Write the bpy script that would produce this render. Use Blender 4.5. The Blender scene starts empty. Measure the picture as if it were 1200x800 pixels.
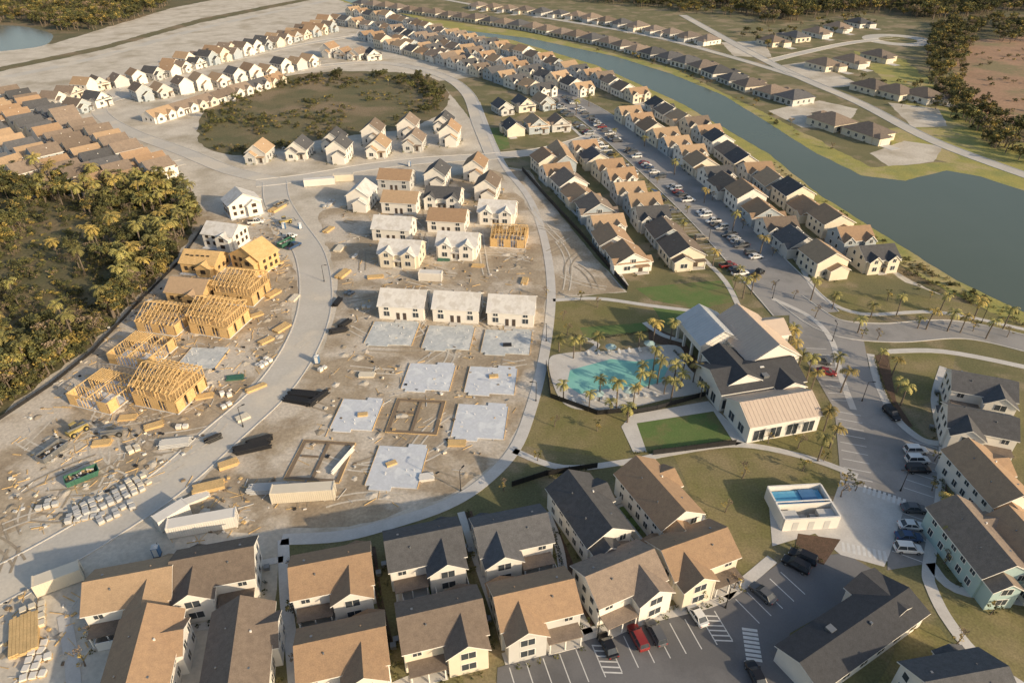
import bpy, math, random
from mathutils import Vector, Matrix, geometry, noise
R=random.Random(11)
S=bpy.context.scene
# ---------- camera (drone at 99 m, pitched down 33.5 deg, 24 mm) ----------
PITCH=math.radians(33.5); CH=99.0; F=800.0
cam=bpy.data.cameras.new("camera"); cam.lens=24; cam.sensor_width=36; cam.clip_end=9000; cam.clip_start=1
co=bpy.data.objects.new("camera",cam); S.collection.objects.link(co)
co.location=(0,0,CH); co.rotation_euler=(math.pi/2-PITCH,0,0); S.camera=co
CP,SP=math.cos(PITCH),math.sin(PITCH)
# survey points digitised from the aerial view are rectified to ground metres
def G(u,v,z=0.0):
    dx=(u-600)/F; dy=(400-v)/F
    t=(CH-z)/(SP-dy*CP)
    return Vector((t*dx,t*(CP+dy*SP),z))
# ---------- light ----------
SUN_EL=20; SUN_AZ=124
w=bpy.data.worlds.new("World"); S.world=w; w.use_nodes=True
nt=w.node_tree; bg=nt.nodes["Background"]; bg.inputs[1].default_value=0.15
sky=nt.nodes.new("ShaderNodeTexSky"); sky.sky_type='NISHITA'; sky.sun_disc=False
sky.sun_elevation=math.radians(SUN_EL); sky.sun_rotation=math.radians(SUN_AZ); sky.air_density=1.2; sky.dust_density=2.4
nt.links.new(sky.outputs[0],bg.inputs[0])
sl=bpy.data.lights.new("sun",'SUN'); sl.energy=5.0; sl.angle=math.radians(0.8); sl.color=(1,0.79,0.53)
so=bpy.data.objects.new("sun",sl); S.collection.objects.link(so)
az=math.radians(SUN_AZ); el=math.radians(SUN_EL)
sd=Vector((math.sin(az)*math.cos(el),math.cos(az)*math.cos(el),math.sin(el)))
so.rotation_euler=(-sd).to_track_quat('-Z','Y').to_euler(); so.location=(0,0,200)
S.view_settings.view_transform='Standard'; S.view_settings.look='None'; S.view_settings.exposure=0
# ---------- materials ----------
MATS={}
def mat(name,c1,c2=None,scale=1.0,rough=0.85,c3=None,s3=0.05,fine=0.0,bump=0.0,metal=0.0,rnd=0.0,lo=0.35,hi=0.65,lo3=0.5,hi3=0.6,fs=None,stretch=None):
    if name in MATS: return MATS[name]
    m=bpy.data.materials.new(name); m.use_nodes=True; n=m.node_tree; L=n.links
    b=n.nodes["Principled BSDF"]; b.inputs["Roughness"].default_value=rough; b.inputs["Metallic"].default_value=metal
    if c2 is None: c2=tuple(x*0.85 for x in c1)
    tc=n.nodes.new("ShaderNodeTexCoord"); src=tc.outputs["Object"]
    def nz(s,det=6):
        t=n.nodes.new("ShaderNodeTexNoise"); t.inputs["Scale"].default_value=s; t.inputs["Detail"].default_value=det; t.inputs["Roughness"].default_value=0.6
        L.new(src,t.inputs["Vector"]); return t.outputs["Fac"]
    def rng(o,a,bb,c=0,d=1):
        r=n.nodes.new("ShaderNodeMapRange"); r.inputs[1].default_value=a; r.inputs[2].default_value=bb; r.inputs[3].default_value=c; r.inputs[4].default_value=d
        L.new(o,r.inputs[0]); return r.outputs[0]
    def mix(f,a,bb,mode='MIX'):
        x=n.nodes.new("ShaderNodeMix"); x.data_type='RGBA'; x.blend_type=mode
        if isinstance(f,float): x.inputs[0].default_value=f
        else: L.new(f,x.inputs[0])
        for i,q in ((6,a),(7,bb)):
            if isinstance(q,tuple): x.inputs[i].default_value=(*q,1)
            else: L.new(q,x.inputs[i])
        return x.outputs[2]
    col=mix(rng(nz(scale),lo,hi),c1,c2)
    if c3: col=mix(rng(nz(s3,8),lo3,hi3),col,c3)
    def mul(col,f):
        cc=n.nodes.new("ShaderNodeCombineColor")
        for i in range(3): L.new(f,cc.inputs[i])
        return mix(1.0,col,cc.outputs[0],'MULTIPLY')
    if fine>0: col=mul(col,rng(nz(fs or scale*7,4),0.3,0.7,1-fine,1+fine))
    if rnd>0:
        oi=n.nodes.new("ShaderNodeObjectInfo"); col=mul(col,rng(oi.outputs["Random"],0,1,1-rnd,1+rnd))
    L.new(col,b.inputs["Base Color"])
    if bump>0:
        bp=n.nodes.new("ShaderNodeBump"); bp.inputs["Strength"].default_value=1; bp.inputs["Distance"].default_value=bump
        L.new(nz(fs or scale*4),bp.inputs["Height"]); L.new(bp.outputs[0],b.inputs["Normal"])
    MATS[name]=m; return m
sand=mat("pale_sand",(.62,.57,.49),(.50,.45,.375),.10,.95,c3=(.39,.34,.26),s3=.045,fine=.13,fs=1.2,bump=.05,lo3=.5,hi3=.66)
dirt=mat("graded_dirt",(.43,.355,.26),(.30,.24,.17),.16,.95,c3=(.56,.50,.42),s3=.06,fine=.2,fs=1.5,bump=.06,lo3=.48,hi3=.6)
dryg=mat("dry_grass",(.185,.165,.08),(.135,.135,.06),.1,.95,c3=(.28,.225,.14),s3=.06,fine=.25,fs=2.5,bump=.05)
grass=mat("lawn_grass",(.175,.165,.06),(.195,.17,.07),.12,.95,c3=(.27,.22,.115),s3=.06,fine=.25,fs=2.5,bump=.04,lo3=.46,hi3=.64)
turf=mat("green_turf",(.10,.165,.045),(.125,.175,.055),.3,.95,c3=(.16,.165,.065),s3=.12,fine=.16,fs=3)
bank=mat("bank_grass",(.36,.32,.09),(.25,.26,.08),.12,.95,c3=(.40,.33,.16),s3=.05,fine=.25,fs=1.5,bump=.05)
scrub=mat("scrub_ground",(.10,.10,.045),(.15,.125,.065),.06,.95,c3=(.21,.16,.09),s3=.03,fine=.3,fs=1.0,bump=.15)
marsh=mat("marsh_ground",(.17,.14,.07),(.11,.11,.05),.07,.95,c3=(.23,.175,.105),s3=.03,fine=.3,fs=1.3,bump=.1)
field=mat("brown_field",(.40,.25,.16),(.30,.19,.12),.03,.95,c3=(.23,.19,.10),s3=.02,fine=.2,fs=.6)
mulch=mat("mulch",(.13,.08,.055),(.09,.06,.04),1,.95,fine=.3,fs=5)
asph=mat("asphalt",(.28,.272,.27),(.32,.31,.30),.08,.9,c3=(.23,.225,.22),s3=.05,fine=.07,fs=4)
asphd=mat("new_asphalt",(.15,.15,.16),(.175,.175,.18),.12,.88,c3=(.125,.125,.13),s3=.05,fine=.07,fs=4)
road=mat("dusty_road",(.54,.515,.47),(.47,.445,.40),.1,.93,c3=(.60,.55,.47),s3=.05,fine=.07,fs=1.5)
track=mat("tyre_track",(.36,.31,.24),(.29,.24,.18),.3,.95,fine=.2,fs=2)
trackp=mat("pale_tyre_track",(.62,.57,.49),(.52,.47,.39),.3,.95,fine=.2,fs=2)
conc=mat("concrete",(.59,.57,.54),(.52,.50,.47),.3,.85,fine=.07,fs=3)
kerbm=mat("kerb_concrete",(.62,.60,.56),(.54,.52,.49),.5,.85)
slabm=mat("slab_concrete",(.62,.65,.70),(.52,.55,.59),.3,.8,c3=(.68,.71,.74),s3=.3,fine=.07,fs=2)
slabg=mat("slab_damp",(.56,.58,.58),(.43,.46,.47),.35,.8,c3=(.63,.64,.62),s3=.25,fine=.1,fs=2)
white=mat("white_siding",(.74,.71,.66),(.70,.67,.62),.5,.7)
cream=mat("cream_siding",(.68,.62,.51),(.64,.58,.47),.5,.7)
lgray=mat("pale_gray_siding",(.52,.52,.51),(.48,.48,.47),.5,.7)
teal=mat("teal_siding",(.36,.49,.49),(.34,.46,.46),.5,.7)
blue=mat("blue_siding",(.38,.43,.47),(.35,.40,.44),.5,.7)
trim=mat("white_trim",(.74,.73,.70),(.71,.70,.67),1,.6)
rb=mat("brown_shingle",(.37,.25,.155),(.31,.21,.135),1.2,.95,fine=.16,fs=6,rnd=.14)
rt=mat("tan_shingle",(.43,.305,.195),(.37,.265,.17),1.2,.95,fine=.16,fs=6,rnd=.12)
rg=mat("charcoal_shingle",(.105,.107,.115),(.08,.082,.088),1.2,.95,fine=.2,fs=6,rnd=.22)
rg2=mat("dark_slate_roof",(.062,.065,.073),(.05,.052,.058),1.2,.95,fine=.2,fs=6)
rgb_=mat("weathered_shingle",(.24,.19,.15),(.19,.15,.12),1.2,.95,fine=.18,fs=6,rnd=.25)
rhip=mat("taupe_shingle",(.22,.18,.15),(.16,.135,.12),1.0,.95,fine=.15,fs=5,rnd=.3)
rmet=mat("beige_metal_roof",(.57,.47,.38),(.53,.43,.35),.6,.5,metal=.1)
rmetg=mat("silver_metal_roof",(.52,.54,.56),(.48,.50,.52),.6,.45,metal=.2)
under=mat("white_underlayment",(.64,.63,.61),(.56,.55,.54),.8,.75,fine=.05,c3=(.52,.50,.47),s3=.4)
glass=mat("window_glass",(.04,.05,.06),(.06,.07,.085),.8,.12)
doorm=mat("dark_door",(.08,.06,.05),None,1,.5)
wood=mat("pine_lumber",(.66,.46,.22),(.54,.38,.18),.8,.85,fine=.15,fs=4)
osb=mat("osb_sheathing",(.62,.42,.20),(.52,.35,.155),.7,.85,fine=.16,fs=3,rnd=.1)
black=mat("black_plastic",(.02,.02,.022),None,1,.5)
rubber=mat("tyre_rubber",(.025,.025,.025),None,1,.9)
steel=mat("grey_steel",(.30,.31,.32),None,1,.45,metal=.6)
greenp=mat("green_paint",(.05,.16,.11),(.04,.12,.085),1,.6)
bluep=mat("blue_plastic",(.07,.18,.36),None,1,.4)
yelp=mat("machine_yellow",(.45,.35,.12),None,1,.6)
redp=mat("red_lamp",(.4,.03,.03),None,1,.3)
whitep=mat("white_line_paint",(.68,.68,.67),(.57,.57,.56),1,.8)
lake=mat("lake_water",(.085,.105,.07),(.10,.12,.085),.01,.2,bump=.01,fs=.6)
pondw=mat("pond_water",(.16,.17,.14),(.18,.19,.16),.02,.25)
poolw=mat("pool_water",(.20,.50,.44),(.27,.56,.50),.15,.1,bump=.02,fs=1.5)
bluew=mat("blue_pool_liner",(.08,.30,.52),(.12,.38,.58),.5,.2)
bark=mat("bark",(.19,.15,.115),(.12,.10,.08),2,.95)
leafA=mat("leaf_olive",(.10,.105,.03),(.15,.135,.045),.5,.8,rnd=.45)
leafB=mat("leaf_dark",(.05,.062,.024),(.08,.082,.034),.5,.8,rnd=.4)
leafC=mat("leaf_golden",(.38,.28,.075),(.30,.23,.065),.5,.8,rnd=.35)
palmL=mat("palm_frond",(.19,.19,.055),(.31,.26,.08),.5,.7,rnd=.35)
twig=mat("bare_twigs",(.24,.18,.12),(.17,.13,.09),.5,.9,rnd=.3)
# ---------- mesh builder ----------
class MB:
    def __init__(s): s.v=[];s.f=[];s.m=[];s.mats=[]
    def mi(s,m):
        if m not in s.mats: s.mats.append(m)
        return s.mats.index(m)
    def add(s,vs,fs,m,M=None):
        o=len(s.v)
        for p in vs:
            p=Vector(p)
            s.v.append(M@p if M else p)
        ms=m if isinstance(m,list) else [m]*len(fs)
        for f,mm in zip(fs,ms):
            s.f.append([o+i for i in f]); s.m.append(s.mi(mm))
    def box(s,x,y,z,sx,sy,sz,m,rot=0,M=None,top=None):
        a,b=sx/2,sy/2; c,sn=math.cos(rot),math.sin(rot)
        q=[(x+c*i-sn*j,y+sn*i+c*j) for i,j in((-a,-b),(a,-b),(a,b),(-a,b))]
        vs=[(p[0],p[1],z) for p in q]+[(p[0],p[1],z+sz) for p in q]
        fs=[(3,2,1,0),(4,5,6,7),(0,1,5,4),(1,2,6,5),(2,3,7,6),(3,0,4,7)]
        s.add(vs,fs,[m,top or m,m,m,m,m],M)
    def beam(s,p,q,t,m):
        p=Vector(p);q=Vector(q);d=(q-p)
        if d.length<1e-4:return
        M=Matrix.Translation(p)@d.to_track_quat('Z','Y').to_matrix().to_4x4()
        s.box(0,0,0,t,t,d.length,m,M=M)
    def cyl(s,p,q,r0,r1,m,n=10,cap=True):
        p=Vector(p);q=Vector(q);d=q-p
        M=Matrix.Translation(p)@d.to_track_quat('Z','Y').to_matrix().to_4x4()
        vs=[];L=d.length
        for i in range(n):
            a=2*math.pi*i/n; vs.append((r0*math.cos(a),r0*math.sin(a),0))
        for i in range(n):
            a=2*math.pi*i/n; vs.append((r1*math.cos(a),r1*math.sin(a),L))
        fs=[(i,(i+1)%n,n+(i+1)%n,n+i) for i in range(n)]
        if cap: fs+=[tuple(range(n-1,-1,-1)),tuple(range(n,2*n))]
        s.add(vs,fs,m,M)
    def mesh(s,name):
        me=bpy.data.meshes.new(name); me.from_pydata([tuple(v) for v in s.v],[],s.f)
        for m in s.mats: me.materials.append(m)
        me.polygons.foreach_set("material_index",s.m); me.update(); return me
def obj(name,me,loc=(0,0,0),yaw=0,parent=None,scale=None):
    o=bpy.data.objects.new(name,me); S.collection.objects.link(o); o.location=loc; o.rotation_euler=(0,0,yaw)
    if scale: o.scale=scale if not isinstance(scale,(int,float)) else (scale,)*3
    if parent: o.parent=parent
    return o
def empty(name,loc=(0,0,0)):
    o=bpy.data.objects.new(name,None); S.collection.objects.link(o); o.location=loc; o.empty_display_size=1; return o
def inside(P,x,y):
    ins=False;j=len(P)-1
    for i in range(len(P)):
        if (P[i].y>y)!=(P[j].y>y) and x<(P[j].x-P[i].x)*(y-P[i].y)/(P[j].y-P[i].y)+P[i].x: ins=not ins
        j=i
    return ins
def leafclump(mb,c,r,n,s,m):
    for i in range(n):
        d=Vector((R.gauss(0,1),R.gauss(0,1),R.gauss(0,1))).normalized()*r*R.uniform(.5,1); p=c+Vector((d.x,d.y,d.z*.75))
        a=Vector((R.gauss(0,1),R.gauss(0,1),R.gauss(0,.6))).normalized(); b=a.cross(Vector((R.gauss(0,1),R.gauss(0,1),R.gauss(0,1)))).normalized()
        q=s*R.uniform(.6,1.3); mb.add([p-a*q,p+b*q*.6,p+a*q,p-b*q*.6],[(0,1,2,3)],m)
# ---------- ground sheets ----------
def cat(pts,n=6,closed=False):
    out=[];N=len(pts)
    rng=range(N) if closed else range(N-1)
    for i in rng:
        if closed: a,b,c,d=[pts[(i+k)%N] for k in(-1,0,1,2)]
        else: a,b,c,d=pts[max(i-1,0)],pts[i],pts[i+1],pts[min(i+2,N-1)]
        for k in range(n):
            t=k/n
            out.append(tuple(.5*((2*b[j])+(-a[j]+c[j])*t+(2*a[j]-5*b[j]+4*c[j]-d[j])*t*t+(-a[j]+3*b[j]-3*c[j]+d[j])*t**3) for j in (0,1)))
    if not closed: out.append(tuple(pts[-1]))
    return out
def sheet(name,px,z,m,smooth=False,jit=0.0,thick=0.0):
    if smooth: px=cat(px,6,True)
    P=[G(*p) for p in px]
    if jit:
        Q=[]
        for i,p in enumerate(P):
            q=P[(i+1)%len(P)]; k=max(1,int((q-p).length/2.5))
            for j in range(k): 
                r=p.lerp(q,j/k); nv=noise.noise_vector(Vector((r.x*.15,r.y*.15,z*50)))+.5*noise.noise_vector(Vector((r.x*.6,r.y*.6,z*50)))
                Q.append(Vector((r.x+nv.x*jit,r.y+nv.y*jit,0)))
        P=Q
    P=[Vector((p.x,p.y,z)) for p in P]
    tr=geometry.tessellate_polygon([P])
    mb=MB(); 
    fs=[]
    for t in tr:
        a,b,c=[P[i] for i in t]
        fs.append(tuple(t) if (b-a).cross(c-a).z>0 else tuple(reversed(t)))
    mb.add(P,fs,m)
    if thick:
        n=len(P); vs=P+[Vector((p.x,p.y,z-thick)) for p in P]
        mb.add(vs,[(i,(i+1)%n,n+(i+1)%n,n+i) for i in range(n)],m)
    return obj(name,mb.mesh(name))
def offs(P,d):
    out=[]
    for i,p in enumerate(P):
        t=(P[min(i+1,len(P)-1)]-P[max(i-1,0)]); t.z=0; t.normalize()
        out.append(Vector((p.x-t.y*d,p.y+t.x*d,0)))
    return out
def ribw(name,P,d0,d1,z,m,h=0,parent=None,mb=None):
    own=mb is None; mb=mb or MB()
    A=offs(P,d0);B=offs(P,d1);n=len(P)
    vs=[(a.x,a.y,z+h) for a in A]+[(b.x,b.y,z+h) for b in B]
    fs=[(i,n+i,n+i+1,i+1) for i in range(n-1)]
    fs=[tuple(reversed(f)) for f in fs] if d1>d0 else fs
    mb.add(vs,fs,m)
    if h:
        vs=vs+[(a.x,a.y,z) for a in A]+[(b.x,b.y,z) for b in B]
        mb.add(vs,[(i,i+1,2*n+i+1,2*n+i) for i in range(n-1)]+[(n+i,3*n+i,3*n+i+1,n+i+1) for i in range(n-1)],m)
    if own: return obj(name,mb.mesh(name),parent=parent)
def ribbon(name,px,w,z,m,kerb=True,smooth=True):
    P=[G(*p) for p in (cat(px,6) if smooth else px)]
    o=ribw(name,P,-w/2,w/2,z,m)
    if kerb:
        mb=MB(); ribw("",P,-w/2-.3,-w/2,z,kerbm,.12,mb=mb); ribw("",P,w/2,w/2+.3,z,kerbm,.12,mb=mb)
        obj("kerb",mb.mesh("kerb"))
    return o
def path(px,w=1.8,z=.10,m=None,smooth=True): 
    P=[G(*p) for p in (cat(px,5) if smooth else px)]
    return ribw("footpath",P,-w/2,w/2,z-.05,m or conc,.05)
mb=MB(); mb.add([(-4000,-600,0),(4000,-600,0),(4000,7000,0),(-4000,7000,0)],[(0,1,2,3)],scrub); obj("ground",mb.mesh("ground"))
sheet("sandy_ground",[(-300,60),(60,52),(200,10),(330,-16),(400,-14),(515,44),(600,66),(700,96),(860,185),(960,258),(1060,325),(1200,392),(1500,500),(1500,900),(-700,900),(-500,500),(0,485),(60,440),(110,400),(160,350),(210,300),(238,262),(215,215),(150,205),(60,212),(-100,215),(-300,215)],.01,sand,jit=1.5)
sheet("grass_land",[(400,-14),(500,-18),(760,-8),(860,14),(900,30),(1010,16),(1090,28),(1110,60),(1130,120),(1220,180),(1200,215),(1110,190),(1050,200),(1000,200),(900,138),(790,82),(620,40),(500,22)],.015,dryg,jit=2)
sheet("grass_verge",[(515,95),(560,90),(640,95),(700,100),(760,130),(860,190),(960,260),(1060,330),(1200,380),(1400,430),(1600,900),(300,900),(330,632),(460,615),(520,597),(565,568),(600,530),(622,480),(637,420),(648,350),(700,345),(735,342),(700,305),(655,250),(620,200),(590,195),(560,150)],.02,dryg,jit=.5)
sheet("dirt_ground",[(425,240),(560,200),(595,215),(628,260),(640,320),(636,400),(622,460),(600,515),(560,560),(500,590),(420,612),(330,620),(240,625),(190,610),(260,540),(320,480),(372,420),(395,350),(385,290),(375,250)],.02,dirt,smooth=True,jit=1.2)
sheet("dirt_ground",[(245,235),(320,270),(345,320),(342,380),(305,440),(240,500),(170,545),(60,600),(-60,640),(-60,520),(0,495),(60,450),(110,410),(160,355),(210,305)],.02,dirt,smooth=True,jit=1.5)
sheet("bank_ground",[(380,-6),(520,44),(600,60),(700,88),(760,112),(860,172),(960,247),(1060,312),(1130,352),(1200,385),(1350,440),(1350,300),(1200,208),(1110,190),(1020,196),(900,134),(790,81),(620,38),(500,22),(400,-12)],.03,bank,jit=1.5)
sheet("lake",[(385,-6),(440,14),(515,37),(600,47),(700,77),(800,122),(900,180),(960,228),(1040,278),(1120,328),(1200,366),(1400,450),(1400,290),(1200,224),(1150,207),(1110,200),(1060,212),(1010,206),(950,176),(900,144),(850,113),(790,88),(720,66),(620,45),(520,33),(445,8),(400,-8)],.045,lake,jit=.6)
sheet("scrub_land",[(232,150),(245,125),(290,100),(360,86),(440,84),(500,90),(525,105),(520,130),(480,150),(420,158),(340,170),(280,182),(240,172)],.05,marsh,smooth=True,jit=1.5)
sheet("gravel_highway",[(-200,96),(0,66),(100,52),(230,12),(330,0),(390,8),(310,38),(160,76),(0,108),(-200,140)],.025,sand,jit=1)
ribbon("highway",[(-150,118),(0,92),(120,66),(230,35),(370,4),(450,-12)],9,.04,road,False)
sheet("verge_strip",[(-150,104),(0,79),(120,54),(235,22),(370,-4),(370,-1),(235,27),(120,59),(0,84),(-150,110)],.035,marsh,jit=1.5)
sheet("pond",[(-60,35),(10,30),(50,36),(62,44),(40,56),(-60,62)],.03,pondw,smooth=True)
sheet("brown_field",[(1120,60),(1180,45),(1300,50),(1400,150),(1260,160),(1170,140),(1130,120)],.03,field,smooth=True,jit=3)
sheet("grass_land",[(1000,60),(1060,70),(1130,130),(1220,180),(1200,215),(1110,190),(1050,178),(1040,150),(1100,150),(1060,120)],.035,bank,jit=2)
sheet("dirt_ground",[(590,197),(620,200),(655,250),(700,305),(733,342),(650,348),(645,300),(625,240)],.035,dirt,jit=.4)
for q in ([(845,50),(895,48),(905,68),(860,66)],[(905,78),(950,72),(1010,100),(960,104)],[(900,130),(960,118),(1005,128),(990,150),(940,150)],[(1020,180),(1060,165),(1105,172),(1095,190),(1040,195)],[(1040,120),(1100,128),(1110,148),(1070,150)]): sheet("sandy_lot",q,.038,sand,jit=.8)
# roads
ribbon("dirt_road",[(-160,770),(-60,715),(30,668),(110,622),(190,570),(260,510),(320,455),(356,400),(370,350),(364,300),(340,262),(325,235),(322,212)],9,.05,road)
ribbon("street",[(322,212),(270,200),(215,178),(160,158),(125,140),(118,125),(150,113),(220,104),(300,88),(380,77),(450,74),(515,88),(548,110),(562,145),(578,182)],7,.055,road)
ribbon("street",[(300,215),(360,208),(430,196),(500,188),(580,183),(640,176),(690,162),(715,150)],8,.06,road)
ribbon("street",[(20,230),(80,222),(140,205),(215,190)],7,.05,road)
ribbon("street",[(-60,170),(40,195),(120,220)],6,.045,road)
ribbon("street",[(110,128),(60,120),(0,118),(-80,110)],7,.05,road)
ribbon("street",[(120,122),(150,98),(240,78),(340,55),(420,42)],7,.05,road)
ribbon("street",[(420,42),(470,60),(560,78),(650,108)],8,.052,road)
ribbon("street",[(420,42),(440,28),(520,48),(620,70),(700,100),(760,128)],5,.053,road)
ribbon("parking_street",[(630,104),(665,118),(705,142),(770,195),(840,258),(900,320),(945,368)],19,.065,asph)
ribbon("boulevard",[(925,350),(975,382),(1040,390),(1120,386),(1200,402),(1300,432)],9,.06,asph)
sheet("parking_lot",[(925,350),(975,375),(1012,398),(1018,430),(1040,470),(1078,515),(1102,522),(1096,592),(1062,588),(1010,575),(985,560),(978,480),(955,440),(925,390)],.07,asph)
sheet("parking_lot",[(583,782),(700,746),(850,706),(918,656),(990,648),(1038,676),(1008,695),(925,742),(935,850),(580,850)],.07,asphd)
sheet("parking_lot",[(1060,585),(1096,592),(1088,660),(1040,668),(1040,640)],.069,asph)
sheet("concrete_plaza",[(985,562),(1062,588),(1042,650),(1036,664),(985,650),(955,625),(905,640),(900,580),(945,570),(975,590)],.085,conc)
ribbon("street",[(800,18),(880,62),(940,92),(1010,122),(1100,168),(1220,212)],7,.06,road)
ribbon("street",[(900,72),(950,60),(1000,50),(1050,45)],7,.061,road)
ribbon("street",[(480,-8),(620,18),(760,42),(860,68),(940,92)],6,.058,road)
def disc(name,c,r,z,m):
    mb=MB(); n=40; p=G(*c); mb.add([(p.x+r*math.cos(2*math.pi*i/n),p.y+r*math.sin(2*math.pi*i/n),z) for i in range(n)],[tuple(range(n))],m); obj(name,mb.mesh(name))
disc("cul_de_sac",(1052,47),26,.066,road); disc("grass_island",(1052,47),14,.075,grass)
TK=0
def tracks(px,n,mats,l0=14,l1=45,hd=None):
    global TK
    P=[G(*p) for p in px]; xs=[p.x for p in P];ys=[p.y for p in P]; c=0; mb=MB()
    while c<n:
        x=R.uniform(min(xs),max(xs));y=R.uniform(min(ys),max(ys))
        if not inside(P,x,y): continue
        c+=1; a=R.uniform(0,6.28) if hd is None else hd+R.uniform(-.35,.35); k=R.uniform(-.06,.06); Q=[]
        for i in range(int(R.uniform(l0,l1))):
            if not inside(P,x,y): break
            Q.append(Vector((x,y,0))); x+=math.cos(a);y+=math.sin(a); a+=k+R.uniform(-.02,.02)
        if len(Q)<5: continue
        TK+=1; z=.058+(TK%45)*.0015; m=R.choice(mats)
        for o in(-.95,.95): ribw("",Q,o-.22,o+.22,z,m,mb=mb)
    obj("tyre_tracks",mb.mesh("tyre_tracks"))
tracks([(395,260),(590,225),(625,300),(630,380),(600,500),(520,580),(340,600),(370,470),(410,380)],46,[track,trackp,trackp])
tracks([(20,500),(150,440),(240,470),(300,440),(240,510),(150,560),(20,620)],26,[track,trackp])
tracks([(230,520),(330,440),(350,380),(362,400),(280,490),(150,590),(20,665),(60,640)],14,[trackp],20,50,.75)
tracks([(600,215),(640,250),(715,338),(652,342),(640,290)],14,[trackp,track])
tracks([(0,605),(100,600),(60,640),(-20,690)],12,[track,trackp])
# lawns
sheet("lawn",[(650,352),(735,354),(768,362),(775,385),(720,392),(660,408),(632,412),(645,370)],.04,grass,jit=.3)
sheet("lawn",[(745,338),(800,332),(858,328),(866,352),(820,362),(765,352)],.045,turf,jit=.2)
sheet("lawn",[(640,412),(622,480),(610,522),(735,540),(742,492),(690,480),(655,465),(643,440)],.04,grass,jit=.3)
sheet("lawn",[(788,533),(868,524),(940,538),(1003,562),(985,582),(942,570),(900,576),(905,640),(912,650),(875,680),(845,640),(812,585)],.041,grass,jit=.3)
sheet("lawn",[(680,384),(755,378),(758,388),(685,396)],.046,turf)
sheet("lawn",[(765,360),(820,362),(812,385),(778,380)],.046,turf)
sheet("lawn",[(915,500),(975,490),(975,545),(870,518)],.044,grass)
sheet("turf_lawn",[(746,496),(836,482),(858,514),(758,530)],.06,turf)
sheet("lawn",[(556,150),(592,150),(598,174),(566,178)],.045,turf); sheet("lawn",[(545,118),(575,122),(580,143),(553,145)],.045,grass)
sheet("lawn",[(1040,415),(1120,410),(1115,450),(1100,470),(1060,475),(1045,450)],.044,grass,jit=.3)
sheet("lawn",[(1098,682),(1160,700),(1200,725),(1300,760),(1300,850),(1190,800),(1140,765),(1110,725)],.046,grass,jit=.3)
sheet("lawn",[(1060,720),(1100,735),(1130,775),(1100,800),(1060,850),(1000,850),(1045,770)],.046,grass,jit=.3)
sheet("lawn",[(935,330),(1000,345),(1070,345),(1130,355),(1200,380),(1200,392),(1100,370),(1000,372),(960,360)],.044,grass,jit=.3)
sheet("mulch_shade_strip",[(935,625),(985,632),(965,662),(930,650)],.095,mulch)
sheet("mulch_shade_strip",[(1022,418),(1040,412),(1050,470),(1070,500),(1055,500),(1030,455)],.08,mulch)
sheet("mulch_shade_strip",[(760,380),(800,398),(830,440),(832,458),(815,448),(795,408),(760,400)],.055,mulch)
for q in ([(640,612),(662,660),(668,690),(690,735),(700,728),(676,670),(650,608)],[(545,600),(556,640),(588,728),(596,724),(565,640),(553,598)],[(432,640),(440,700),(455,760),(462,758),(448,700),(440,640)],[(735,728),(800,705),(850,690),(855,698),(800,714),(740,738)],[(1098,560),(1104,600),(1096,650),(1108,650),(1114,600),(1108,560)]): sheet("mulch_shade_strip",q,.05,mulch)  # strips left of courtyard houses paint house shadow in mulch colour; others are beds
# pool
sheet("pool_deck",[(643,424),(662,414),(720,411),(792,405),(806,430),(828,456),(780,468),(735,478),(680,480),(655,466)],.12,conc,smooth=True,thick=.1)
sheet("swimming_pool",[(668,434),(690,428),(716,421),(745,424),(770,420),(783,432),(775,448),(750,455),(710,456),(680,462),(664,452)],.135,poolw,smooth=False)
sheet("patio",[(728,500),(740,486),(830,470),(850,490),(880,515),(862,522),(836,482),(746,496),(758,530),(742,530)],.1,conc)
for p,wd in [([(560,120),(575,160),(592,196),(622,236),(640,290),(646,350),(637,420),(622,480),(602,528),(565,566),(522,592),(460,613),(400,628),(330,632)],2.6),
 ([(648,352),(700,350),(760,358),(825,366)],1.6),([(602,528),(660,548),(735,541),(785,531),(865,521),(945,536),(1005,558)],1.6),
 ([(332,632),(335,700),(342,760),(350,850)],2),([(590,772),(690,742),(765,722),(845,700),(905,655)],2),([(570,770),(500,790),(440,815)],1.8),
 ([(1100,592),(1088,665),(1092,690),(1112,728),(1150,772),(1230,825)],2),([(1090,660),(1120,690),(1200,705),(1280,720)],1.8),
 ([(1020,415),(1030,452),(1050,490),(1080,515),(1105,520)],1.8),([(1105,430),(1095,470),(1105,520),(1100,592)],1.6),([(1040,412),(1105,412),(1200,430),(1300,455)],2),
 ([(680,396),(700,404),(680,418)],1.5),([(755,378),(775,392),(800,400)],1.5),([(640,600),(655,640),(665,690),(690,742)],1.6),([(820,600),(840,640),(860,680),(850,700)],1.6),
 ([(540,600),(560,660),(585,730),(600,770)],1.4),([(75,720),(85,780),(90,860)],2),([(332,655),(260,665),(205,650)],1.4),([(330,720),(260,730),(200,740)],1.4),
 ([(905,350),(950,372),(975,400),(985,440),(1000,480)],1.5),([(660,140),(700,178),(760,240),(810,290),(850,330),(870,370)],1.6),([(745,128),(800,168),(870,232),(930,300),(960,345),(1010,368),(1100,366),(1200,386)],1.6),
 ([(650,225),(700,280),(735,335)],1.0)]:
    path(p,wd)
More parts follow.
